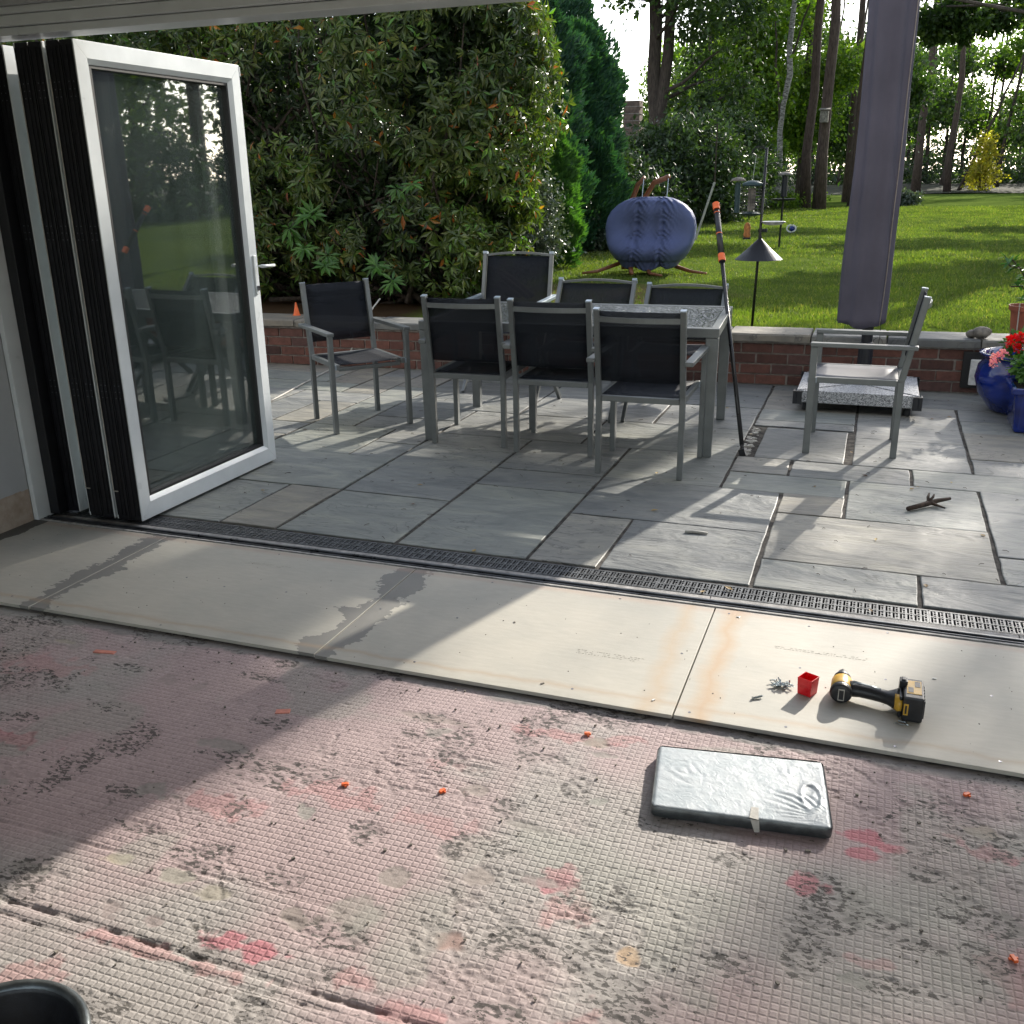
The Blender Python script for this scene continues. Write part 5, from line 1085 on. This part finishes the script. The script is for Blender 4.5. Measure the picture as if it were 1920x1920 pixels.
tag(mb.build('adhesive_crumbs', 'stone'), kind='stuff', label='grey crumbs scattered over the rough floor', cat='rubble')
# lobes of an unseen crown, shaped and placed up-sun to cast the shade
_k = math.tan(math.radians(SUN_EL))/math.cos(0)
def upsun(x, y, yo, z=0.0):
    t = (yo-y)/math.cos(math.radians(SUN_AZ)); return (x+t*math.sin(math.radians(SUN_AZ)), yo, z+t*math.tan(math.radians(SUN_EL)))
SHADE = []
for (x, y, yo, rx, rz) in ((-2.15, 4.15, 24, .66, .15), (-2.15, 4.15, 24, .66, .15), (-2.85, 1.65, 26, 1.0, .50), (-2.85, 1.65, 26, .9, .45), (-2.6, 1.9, 26, .9, .4), (-3.1, 3.9, 24, .3, .1), (-1.0, 10.5, 24, 1.6, .8), (2.0, 13, 26, 2.2, .8), (-3.6, 15.5, 28, 1.4, .7), (.6, 17.5, 28, 1.8, .7), (-2.2, 21, 32, 1.8, .6), (2.8, 22.5, 34, 2.0, .6), (3.4, 16.5, 31, 1.8, .5)):
    c_ = upsun(x, y, yo); SHADE.append((c_[0], c_[1], c_[2], rx, .8, rz))
SHCL = 900

SPARSE = []  # lobes of an added, unseen birch that dims the right of the patio
for (x, y, yo, rx, rz) in ((.55, 4.7, 27, .85, .55), (.75, 2.3, 28, .55, .5), (-.1, 6.6, 27, .8, .35)):
    c_ = upsun(x, y, yo); SPARSE.append((c_[0], c_[1], c_[2], rx, .9, rz))
# ================================================================== VEGETATION
def limb(p, q, r0_, r1_, mb, n=7, wob=.06, seg=5):
    p, q = Vector(p), Vector(q); L_ = (q-p).length; pts = []; rs = []
    for k in range(seg+1):
        t = k/seg; w = wob*L_*math.sin(math.pi*t); pts.append(p.lerp(q, t)+Vector((random.gauss(0, w*.4), random.gauss(0, w*.4), random.gauss(0, w*.3)))); rs.append(r0_+(r1_-r0_)*t)
    mb.tube(pts, rs, n)
def rosettes(n, ells, shell, Lr=(.09, .145), zmin=.42, cam_only=True, box=None):
    c, d = blob_points(n, ells, shell)
    k = (c[:, 2] > zmin) & (c[:, 1] < 10.6)
    # drop centres buried inside another lobe
    for e_ in ells:
        q = ((c-np.array(e_[:3]))/np.array(e_[3:6])); k &= (np.sum(q*q, 1) > .42)
    c, d = c[k], d[k]
    lon = c[:, 0]*1.0+40; lump = fbm(lon, c[:, 2]+c[:, 1]*.6+20, 1.5, 3, 501); hole = fbm(lon*1.1, c[:, 2]*1.2+c[:, 1]*.5+9, 2.6, 2, 502)
    c = c+d*((lump-.5)*.75)[:, None]; kk = hole > .40; c, d = c[kk], d[kk]; out = unit(d*np.array([1, 1, .5])+rand_dirs(len(c), .3)*.75+np.array([0, 0, .25])); return c, out
def rosette_leaves(c, ax, nl, Lr):
    n = len(c); t1 = unit(np.cross(ax, rand_dirs(n))); t2 = np.cross(ax, t1); Ps = []; Ds = []; Us = []; Ls = []
    ph0 = rng.random(n)*6.28; sz = Lr[0]+(Lr[1]-Lr[0])*rng.random(n)**1.3; tilt = rng.normal(-.1, .5, n)
    for k in range(nl):
        ph = ph0+2*math.pi*k/nl+rng.normal(0, .18, n); rad = t1*np.cos(ph)[:, None]+t2*np.sin(ph)[:, None]; D = unit(rad+ax*(.12+tilt+rng.normal(0, .22, n))[:, None]+np.array([0, 0, -.28]))
        Ps.append(c+rad*.008); Ds.append(D); Us.append(ax+rad*.1); Ls.append(sz*(.8+.35*rng.random(n)))
    return np.concatenate(Ps), np.concatenate(Ds), np.concatenate(Us), np.concatenate(Ls)
RH = [(-5.15, 9.35, 2.15, 2.12, 1.35, 1.75), (-4.55, 8.85, 1.05, 1.10, .82, .80), (-7.6, 9.3, 2.0, 1.7, 1.25, 1.9), (-6.1, 8.8, 1.0, 1.3, .80, .85), (-3.95, 9.4, 1.25, .62, .7, .85), (-9.6, 9.3, 1.9, 1.5, 1.2, 1.8), (-4.1, 9.25, 2.65, 1.0, 1.0, .80)]
rh = thing('rhododendron', (-5.3, 9.2, LZ), 'huge dark rhododendron bush filling the left behind the wall, with a few orange leaves', 'bush')
c, ax = rosettes(25000, RH, .80); P, D, U, L = rosette_leaves(c, ax, 7, (.068, .13))
# the 300 leaves that show largest are separate parts: those of the frontmost rosettes inside the picture
dist = np.linalg.norm(P-np.array([0, 0, 1.5]), axis=1); vis = (P[:, 0] > -4.6) & (P[:, 0] < -3.2) & (P[:, 2] > .45) & (P[:, 2] < 1.9); order = np.argsort(np.where(vis, dist, 99)); near = np.zeros(len(P), bool); near[order[:300]] = True
V, F = leaf_batch(P[~near], D[~near], U[~near], L[~near], L[~near]*.30, .22, .18); tag(npmesh('foliage', V, F, 'rhodo', rh), kind='stuff')
lv, lf = leaf_batch(np.zeros((1, 3)), np.array([[1., 0, 0]]), np.array([[0, 0, 1.]]), np.array([1.]), np.array([.30]), .22, .18)
base = npmesh('leaf', lv, lf, 'rhodo'); D_ = unit(D); R_ = unit(np.cross(D_, U)); U_ = np.cross(R_, D_); first = True
for k in order[:300]:
    o_ = base if first else base.copy()
    if not first: COL.objects.link(o_)
    first = False; l = float(L[k]); o_.parent = rh
    mt_ = Matrix(((D_[k, 0], -R_[k, 0], U_[k, 0], 0), (D_[k, 1], -R_[k, 1], U_[k, 1], 0), (D_[k, 2], -R_[k, 2], U_[k, 2], 0), (0, 0, 0, 1)))
    o_.matrix_basis = Matrix.Translation(Vector(P[k])-rh.location) @ mt_ @ Matrix.Scale(l, 4)
# young bright rosettes low in front
yc = []; 
for (x, y, z) in ((-4.95, 7.95, .95), (-4.65, 7.9, .75), (-4.2, 7.95, .72), (-4.05, 7.9, .66), (-4.8, 7.95, 1.15), (-3.9, 8.05, 1.4), (-5.2, 8.1, 1.0)):
    for _ in range(2): yc.append((x+random.gauss(0, .07), y+random.gauss(0, .03), z+random.gauss(0, .07)))
yc = np.array(yc); P, D, U, L = rosette_leaves(yc, unit(np.tile([[.15, -.6, .7]], (len(yc), 1))+rand_dirs(len(yc))*.2), 10, (.11, .15)); V, F = leaf_batch(P, D, U, L, L*.27, .12, .18); npmesh('young_leaves', V, F, 'rhodo_young', rh)
# inner leaves and branches behind the surface
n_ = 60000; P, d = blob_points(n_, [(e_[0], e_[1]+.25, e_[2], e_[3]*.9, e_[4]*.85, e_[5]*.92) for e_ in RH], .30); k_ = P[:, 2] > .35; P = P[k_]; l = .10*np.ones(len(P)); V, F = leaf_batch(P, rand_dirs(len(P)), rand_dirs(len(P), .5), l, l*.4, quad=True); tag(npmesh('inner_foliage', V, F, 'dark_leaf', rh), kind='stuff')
mb = MB()
for k in range(150):
    bx_ = random.choice([-4.6, -5.4, -6.2, -7.6, -3.9, -4.3]); t = random.uniform(-1, 1); e_ = random.choice(RH[:5]); d = Vector((random.gauss(0, 1), random.gauss(-.3, .7), random.gauss(.3, .7))).normalized()
    q = Vector(e_[:3])+Vector((d.x*e_[3], d.y*e_[4], d.z*e_[5]))*.93
    limb((bx_+random.gauss(0, .3), 9.2+random.gauss(0, .2), .35), q, .028, .006, mb, 6, .12)
mb.build('branches', 'dark_bark', rh, smooth=True)

def bush(name, label, cat, loc, ells, n, L, mat, ar=.5, clus=150, cs=.25, shell=.7, group=None, trunk=None):
    t = thing(name, loc, label, cat, group); o_ = crown('foliage', ells, n, L, mat, t, clus, cs, shell, True, ar); tag(o_, kind='stuff')
    mb = MB()
    for k in range(9):
        e_ = random.choice(ells); d = Vector((random.gauss(0, 1), random.gauss(0, 1), random.gauss(.4, .6))).normalized(); limb((loc[0]+random.gauss(0, .1), loc[1]+random.gauss(0, .1), loc[2]-.05), Vector(e_[:3])+Vector((d.x*e_[3], d.y*e_[4], d.z*e_[5]))*.7, .04, .01, mb, 6)
    mb.build('branches', 'dark_bark', t); return t
bush('grey_shrub', 'rounded grey-green small-leaved shrub between rhododendron and lawn', 'shrub', (-3.95, 10.6, LZ), [(-3.98, 10.6, 1.0, .58, .55, .58), (-4.25, 10.7, .75, .5, .5, .42)], 30000, .045, 'grey_shrub', .6, 320, .09, .8)
bush('low_grey_shrub', 'low pale grey shrub at the foot of the tall hedge', 'shrub', (-4.8, 16.6, LZ), [(-4.75, 16.5, .62, .55, .5, .34), (-4.35, 16.3, .5, .35, .35, .22)], 9000, .06, 'grey_shrub', .6, 120, .09, .75)
def conifer(label, x, y, r, h, n, mat='conifer', L=.11, group='tall conifers of the left hedge', lean=0):
    t = thing('conifer', (x, y, LZ), label, 'tree', group)
    z = rng.random(n)**.85; ph = rng.random(n)*6.283; prof = np.where(z < .35, .80+.2*(z/.35), np.sqrt(np.clip(1-((z-.35)/.66)**2, 0.0, 1)))*r
    lump = 1+.16*np.sin(ph*3+z*9)+.12*np.sin(ph*5-z*17)+.09*np.sin(ph*9+z*31); k = (.72+.30*rng.random(n)**.4)*lump
    P = np.stack([x+prof*k*np.cos(ph)+lean*z, y+prof*k*np.sin(ph), LZ+z*h], 1); d = np.stack([np.cos(ph), np.sin(ph), np.full(n, 1.1)], 1)+rng.normal(size=(n, 3))*.45; l = L*(.6+.9*rng.random(n))
    V, F = leaf_batch(P, d, rand_dirs(n), l, l*.32, quad=True); tag(npmesh('foliage', V, F, mat, t), kind='stuff')
    MB().tube([(x, y, .3), (x+lean, y, LZ+h*.85)], [.12, .03], 8).build('trunk', 'dark_bark', t)
conifer('tallest green conifer, rising right behind the rhododendron to the frame edge', -5.25, 14.2, 1.05, 3.75, 40000)
conifer('broad dense conifer at the right end of the hedge, nearest the swing seat', -4.98, 16.2, .86, 3.4, 38000)
conifer('dark conifer behind the others, its tip seen above the hedge', -6.1, 18.6, 1.2, 4.4, 26000)
conifer('small bright green conifer tucked between grey shrub and hedge', -4.35, 12.9, .50, 1.75, 22000, 'conifer_bright', .09, None)
# dark shrubs along the left side of the lawn
for k, (x, y, rx, rz, lab) in enumerate(((-6.4, 22.5, 1.7, .85, 'dark evergreen shrub just left of the swing seat frame'), (-5.0, 26, 1.5, 1.35, 'dark evergreen shrub right behind the swing seat'), (-5.0, 30.5, 1.6, 1.6, 'tall dark shrub beneath the double trunk'), (-5.6, 34.0, 1.7, 1.3, 'dark shrub behind the bird feeders at the lawn edge'))):
    bush('evergreen_shrub', lab, 'shrub', (x, y, LZ), [(x, y, LZ+rz*.8, rx, 1.5, rz), (x+.5, y+.8, LZ+rz*.7, rx*.7, 1.4, rz*1.1)], 20000, .13, 'dark_leaf', .5, 260, .22, .7, 'dark shrubs along the left of the lawn')
bush('fern_bed', 'low light green plants under the birch beside the feeders', 'plant', (-4.2, 36.5, LZ), [(-4.2, 36.5, .5, 1.6, .8, .35), (-3.2, 38.5, .45, 1.2, .6, .3)], 5000, .12, 'beech', .4, 80, .15, .5)

def tree(name, label, x, y, h, r0_, bark, ells, n, L, leafm, lean=(0, 0), group=None, clus=200, cs=.45, shell=.35, ar=.6, nl=10, z0=LZ, fork=None, up=.2):
    t = thing(name, (x, y, z0), label, 'tree', group); top = (x+lean[0], y+lean[1], z0+h); mb = MB(); seg = 9
    pts = [Vector((x, y, z0-.1)).lerp(Vector(top), k/seg)+Vector((random.gauss(0, .035*h/9) if 0 < k < seg else 0, 0, 0)) for k in range(seg+1)]
    mb.tube(pts, [r0_*1.25]+[r0_*(1-.6*k/seg) for k in range(1, seg+1)], 12); mb.build('trunk', bark, t, smooth=True)
    if fork:
        mb = MB(); limb((x+fork[0]*.1, y, z0), (x+fork[0], y, z0+h*.95), r0_*.8, r0_*.45, mb, 10, .02); mb.build('trunk', bark, t, smooth=True)
    if nl and ells:
        mb = MB()
        for k in range(nl):
            e_ = ells[k % len(ells)]; d = Vector((random.gauss(0, 1), random.gauss(0, 1), random.gauss(.1, .6))).normalized(); q = Vector(e_[:3])+Vector((d.x*e_[3], d.y*e_[4], d.z*e_[5]))*.75
            f = min(.95, max(.15, (q.z-z0-.25*abs(q.x-x))/h)); p = Vector((x, y, z0)).lerp(Vector(top), f*random.uniform(.8, 1)); limb(p, q, r0_*.32*(1.1-f*.6), r0_*.07+.008, mb, 6, .08)
        tag(mb.build('limbs', bark, t, smooth=True), kind='stuff')
    if ells: tag(crown('crown', ells, n, L, leafm, t, clus, cs, shell, True, ar, up), kind='stuff')
    return t
# pines and birch at the lawn's far edge
def pine(label, x, y, r0_, lean=0, h=17, grp='tall bare pine trunks at the end of the lawn', cr=True):
    e_ = [(x+lean, y, LZ+h*.78, 2.2, 2.2, 2.4), (x+lean-1, y, LZ+h*.66, 1.6, 1.6, 1.0), (x+lean+1.2, y, LZ+h*.9, 1.4, 1.4, 1.2)]
    return tree('pine_tree', label, x, y, h, r0_, 'pine_bark', e_, 9000, .30, 'pine_needles', (lean, 0), grp, 90, .4, .3, .14, 8)
pine('pine trunk nearest right of the birch', -2.60, 36.5, .165)
pine('thickest pine trunk, second right of the birch, carrying a nest box', -2.08, 35.5, .19)
pine('slim dark pine trunk between the nest box pine and the parasol', -1.55, 44.5, .16)
pine('reddish pine trunk just left of the parasol', -1.12, 38.5, .16)
pine('pine trunk close to the right of the parasol', 1.42, 59.0, .22)
pine('thinner pine trunk farther right of the parasol, left of the yellow shrub', 3.00, 59.5, .17)
t = thing('nest_box', (-2.13, 35.15, 3.05), 'small grey wooden nest box fixed high on a pine trunk', 'nest box'); MB().box(-2.26, -2.0, 34.98, 35.18, 3.0, 3.34).bar((-2.13, 34.93, 3.37), (-2.13, 35.2, 3.42), .34, .03).build('box', 'stone', t)
tb_ = thing('birch_tree', (-3.52, 36.5, LZ), 'slender white-barked birch left of the pine trunks', 'tree')
MB().tube([(-3.51, 36.5, .2), (-3.56, 36.5, 1.0), (-3.55, 36.5, 1.9), (-3.62, 36.5, 2.8), (-3.58, 36.5, 3.6), (-3.42, 36.5, 4.6), (-3.50, 36.5, 5.4), (-3.44, 36.5, 6.8), (-3.3, 36.5, 9), (-3.2, 36.5, 12)], [.13, .10, .095, .09, .09, .10, .09, .08, .06, .03], 10).build('trunk', 'birch_bark', tb_, smooth=True)
mb = MB(); limb((-3.55, 36.5, 2.6), (-4.0, 36.4, 6.2), .05, .03, mb); limb((-3.45, 36.5, 5.0), (-2.6, 36.5, 8), .04, .02, mb); mb.build('limbs', 'dark_bark', tb_)
tag(crown('crown', [(-3.4, 36.6, 9.4, 1.8, 1.6, 3.0)], 7000, .16, 'beech', tb_, 90, .35, .3), kind='stuff')
# double dark trunk with broad leafy crown (oak)
tree('oak_tree', 'big dark double-trunked tree rising beyond the shrubs, left of centre', -7.05, 32.5, 12, .26, 'dark_bark', [(-8.3, 33, 9.6, 3.0, 2, 2.4), (-5.3, 32, 6.8, 1.5, 2, 1.9), (-5.0, 32.4, 4.2, 1.15, 1.2, 1.2), (-7.6, 32, 6.9, .8, 1, .5), (-7, 32, 10, 3, 2.5, 2)], 26000, .17, 'oak', (-.2, 0), None, 260, .38, .3, .6, 14, fork=(.62, 0))
tree('oak_tree', 'dark thin-stemmed tree behind the conifer hedge, at the top of the picture', -9.6, 30, 10, .16, 'dark_bark', [(-10.6, 30, 7.6, 2.2, 1.8, 1.5), (-8.9, 29, 6.6, .8, 1, .4), (-12.5, 31, 6.5, 2.2, 1.8, 2.2)], 15000, .17, 'oak', (.2, 0), None, 190, .35, .3, .6, 12)
# bright backlit beeches in the middle
BE = 'bright leafy beech trees behind the feeders'
tree('beech_tree', 'bright green backlit beech left of the birch trunk', -5.0, 39.5, 9, .15, 'dark_bark', [(-5.3, 39.5, 4.4, 1.7, 1.5, 2.0), (-4.6, 39, 6.8, 1.7, 1.5, 1.6), (-5.6, 39.5, 2.4, 1.5, 1.2, 1.0)], 18000, .16, 'beech', (.2, 0), BE, 220, .35, .3)
tree('beech_tree', 'yellow-green beech directly behind the birch and first pines', -3.3, 42, 9, .14, 'dark_bark', [(-3.5, 42, 3.8, 1.5, 1.4, 1.8), (-2.2, 42, 5.2, 1.0, 1.2, 1.0), (-3.9, 42, 6.9, 1.2, 1.2, .7)], 15000, .16, 'beech', (0, 0), BE, 200, .35, .3)
tree('beech_tree', 'low spreading beech in shade behind the pine trunks', -1.2, 47, 8, .13, 'dark_bark', [(-1.4, 47, 3.2, 1.8, 1.4, 1.6), (.1, 47, 5.0, 1.3, 1.3, 1.1)], 12000, .18, 'oak', (.1, 0), BE, 170, .4, .3)
tree('beech_tree', 'leafy dark tree farther back between the double trunk and the beeches', -7.4, 44, 9, .2, 'dark_bark', [(-7.4, 44, 3.4, 1.6, 1.6, 2.2), (-6.4, 44.5, 5.0, 1.6, 1.6, 1.8)], 18000, .18, 'oak', (.1, 0), BE, 200, .4, .35)
# woodland at the far end: individual stems, then one mass of foliage
WG = 'slim woodland trees beyond the lawn'
for k in range(48):
    x = -16+k*.68+random.uniform(-.5, .5); y = random.uniform(63, 84); h = random.uniform(9, 14); z = LZ+.25; s_ = y/60
    if -8.9*s_ < x*1.0 < -8.2*s_: continue
    e_ = [(x+random.uniform(-1, 1), y, z+h*random.uniform(.25, .45), random.uniform(.8, 1.4), 1.2, random.uniform(.8, 1.5)), (x+random.uniform(-1.5, 1.5), y, z+h*random.uniform(.55, .8), random.uniform(.7, 1.3), 1.2, random.uniform(.5, 1.0))]
    tree('woodland_tree', 'slim tree of the woodland beyond the lawn, one of many alike', x, y, h, random.uniform(.09, .17), 'dark_bark', e_, 2300, .24, 'beech' if random.random() < .45 else 'oak', (random.uniform(-.9, .9), 0), WG, 60, .45, .3, .6, 6, z0=z)
o_ = crown('distant_woodland', [(x, random.uniform(88, 110), 1.6, 4.5, 3, 4.0+random.uniform(-.8, 1.6)) for x in np.arange(-46, 44, 3.4)], 62000, .38, 'dark_leaf', None, 900, .8, .3); tag(o_, kind='stuff', label='far dark belt of woodland undergrowth', cat='woodland')
o_ = crown('woodland_undergrowth', [(x, random.uniform(66, 74), .9, 2.6, 1.5, .95+random.uniform(-.2, .7)) for x in np.arange(-30, 34, 2.0)], 32000, .24, 'dark_leaf', None, 700, .4, .3); tag(o_, kind='stuff', label='low dark undergrowth along the far end of the lawn', cat='undergrowth')
t = tree('diagonal_tree', 'thin dark tree leaning strongly to the right at the far right', 3.6, 61, 7.5, .10, 'dark_bark', [], 0, .2, 'oak', (2.6, 0), None)
t['category'] = 'tree'
bush('yellow_shrub', 'small conical golden yellow shrub at the far right end of the lawn', 'shrub', (4.75, 60.5, LZ), [(4.75, 60.5, 1.15, .85, .7, .8), (4.75, 60.5, 2.2, .5, .4, .9), (4.7, 60.5, 3.0, .18, .15, .4)], 3000, .15, 'yellow_leaf', .6, 60, .2, .3)
pt_ = thing('dark_planter', (.55, 39.5, LZ), 'dark round planter with low foliage at the right edge of the parasol', 'planter'); MB().lathe((.55, 39.5, LZ), [(.30, 0), (.42, .36), (.45, .37), (.45, .41)], 20).build('pot', 'black_plastic', pt_)
tag(crown('foliage', [(.62, 39.2, .55, .5, .35, .22)], 1500, .12, 'grey_shrub', pt_, 30, .1, .4), kind='stuff')
# neighbour's house seen through the gap
nh = thing('neighbour_house', (-9.5, 42, LZ), 'brick chimney and orange tiled roof of a neighbouring house, seen through the trees', 'house')
MB().box(-10.45, -9.78, 42, 42.6, .3, 4.35).build('chimney', 'chimney_brick', nh)
mb = MB()
for k in range(14): mb.box(-10.47, -9.76, 41.985, 42.61, .6+k*.27, .63+k*.27)
tag(mb.build('brick_course', 'mortar', nh), kind='stuff')
MB().add([(-12.5, 41.5, .3), (-8.0, 41.5, .3), (-8.0, 45, .3), (-12.5, 45, .3), (-12.5, 41.5, 1.9), (-8.0, 41.5, 1.9), (-8.0, 45, 1.9), (-12.5, 45, 1.9)], [(0, 1, 5, 4), (1, 2, 6, 5), (2, 3, 7, 6), (3, 0, 4, 7)]).build('wall', 'chimney_brick', nh)
MB().add([(-12.8, 41.2, 1.85), (-8.3, 41.2, 1.85), (-8.3, 45.3, 1.85), (-12.8, 45.3, 1.85), (-12.8, 43.2, 3.15), (-8.9, 43.2, 3.15)], [(0, 1, 5, 4), (1, 2, 5), (2, 3, 4, 5), (3, 0, 4), (3, 2, 1, 0)]).build('roof', 'roof_tile', nh)
# things seen through the gap beside the door stack
bush('spiky_plant', 'bright strap-leaved plant seen through the gap beside the doors', 'plant', (-6.2, 6.35, .0), [(-6.2, 6.35, .35, .35, .3, .35)], 10, .1, 'conifer_bright', .2, 5, .1)
sp_ = bpy.data.objects['spiky_plant']; n_ = 170; ph = rng.random(n_)*6.28; D = np.stack([np.cos(ph)*.7, np.sin(ph)*.7, .6+rng.random(n_)*1.2], 1); P = np.tile([[-6.2, 6.35, .02]], (n_, 1))+rng.normal(size=(n_, 3))*np.array([.1, .1, 0]); l = .45+.35*rng.random(n_)
V, F = leaf_batch(P, D, np.tile([[0, 0, 1.]], (n_, 1)), l, np.full(n_, .032), .35, .05); npmesh('strap_leaves', V, F, 'conifer_bright', sp_)
ro = thing('rose_bush', (-8.2, 7.9, LZ), 'rose bush with one peach-orange flower seen through the gap beside the doors', 'plant')
tag(crown('foliage', [(-8.3, 8.0, 1.0, .5, .35, .6)], 2500, .06, 'geranium', ro, 60, .1, .4), kind='stuff')
flowerhead((-8.10, 7.95, 1.58), .06, 60, 'red_petal', ro); MT['rose']; bpy.context.view_layer.update()
for ch in ro.children:
    if ch.name.startswith('flower_head'): ch.data.materials[0] = MT['rose']
MB().tube([(-8.2, 7.95, .35), (-8.15, 7.95, 1.0), (-8.10, 7.95, 1.56)], .006, 5).build('stem', 'geranium', ro)
# garden to the right of the picture: reflected in the door glass and shading the lawn
RG = 'trees in the right-hand part of the garden'
tree('pine_tree', 'tall pine right of the picture on the lawn edge', 14.5, 21, 16, .28, 'pine_bark', [(14.5, 21, 11, 3, 3, 2.6), (13.5, 20, 8.0, 1.4, 1.4, .9)], 5500, .42, 'pine_needles', (.3, 0), RG, 90, .45, .3, .2, 10)
tree('pine_tree', 'second tall pine to the right of the picture', 18.5, 33, 17, .3, 'pine_bark', [(18.5, 33, 12, 3.4, 3, 3.0)], 5500, .42, 'pine_needles', (-.2, 0), RG, 90, .45, .3, .2, 10)
tree('oak_tree', 'unseen leafy tree right of the picture, crown shaped to shade terrace and lawn', 5.6, 25.5, 11, .24, 'dark_bark', SHADE, 68000, .16, 'oak', (-.8, -1.5), RG, SHCL, .11, .0, .6, 24)
tree('oak_tree', 'leafy tree at the far right boundary', 16, 20, 9, .3, 'dark_bark', [(16, 20, 6, 3, 3, 3)], 16000, .2, 'oak', (0, 0), RG, 160, .5, .3, .6, 10)
for k, (x, y) in enumerate(((13, 11), (15.5, 15.5), (16, 27), (17, 35), (15, 42))):
    bush('laurel_bush', ('nearest', 'second', 'third', 'fourth', 'farthest')[k]+' laurel bush of the right-hand boundary', 'shrub', (x, y, LZ), [(x, y, 1.5, 1.6, 2.4, 1.5)], 5500, .2, 'dark_leaf', .5, 150, .25, .7, 'laurel bushes along the right boundary')

for k, (x, y, h) in enumerate(((19, 9, 9), (20, 14, 10), (21, 20, 11), (22, 27, 10), (23, 35, 11), (22, 43, 10), (17, 52, 10), (12.5, 60, 10))):
    tree('boundary_tree', ('first','second','third','fourth','fifth','sixth','seventh','last')[k]+' leafy tree along the right-hand boundary, counting from the house', x, y, h, .2, 'dark_bark', [(x, y, LZ+h*.62, 3.0, 2.8, h*.36), (x-.8, y-1, LZ+h*.3, 2.4, 2.4, h*.25)], 5500, .32, 'oak' if k % 2 else 'beech', (0, 0), 'leafy trees along the right boundary', 120, .5, .3, .6, 8)

t = tree('birch_tree', 'airy unseen birch added right of the picture to dim the patio', 8.6, 28.5, 13, .12, 'birch_bark', SPARSE, 2300, .13, 'beech', (-.6, -1), None, 130, .16, .1, .6, 10)
t = tree('hedge_tree', 'dark leafy tree behind the rhododendron, glimpsed through its gaps', -7.2, 13.2, 5, .12, 'dark_bark', [(-7.4, 13.2, 2.5, 2.6, 1.0, 2.0), (-9.6, 13.2, 2.4, 2.4, 1.0, 2.0), (-12, 13, 2.4, 2.4, 1.0, 2.2)], 22000, .13, 'dark_leaf', (0, 0), None, 300, .3, .2, .6, 8)
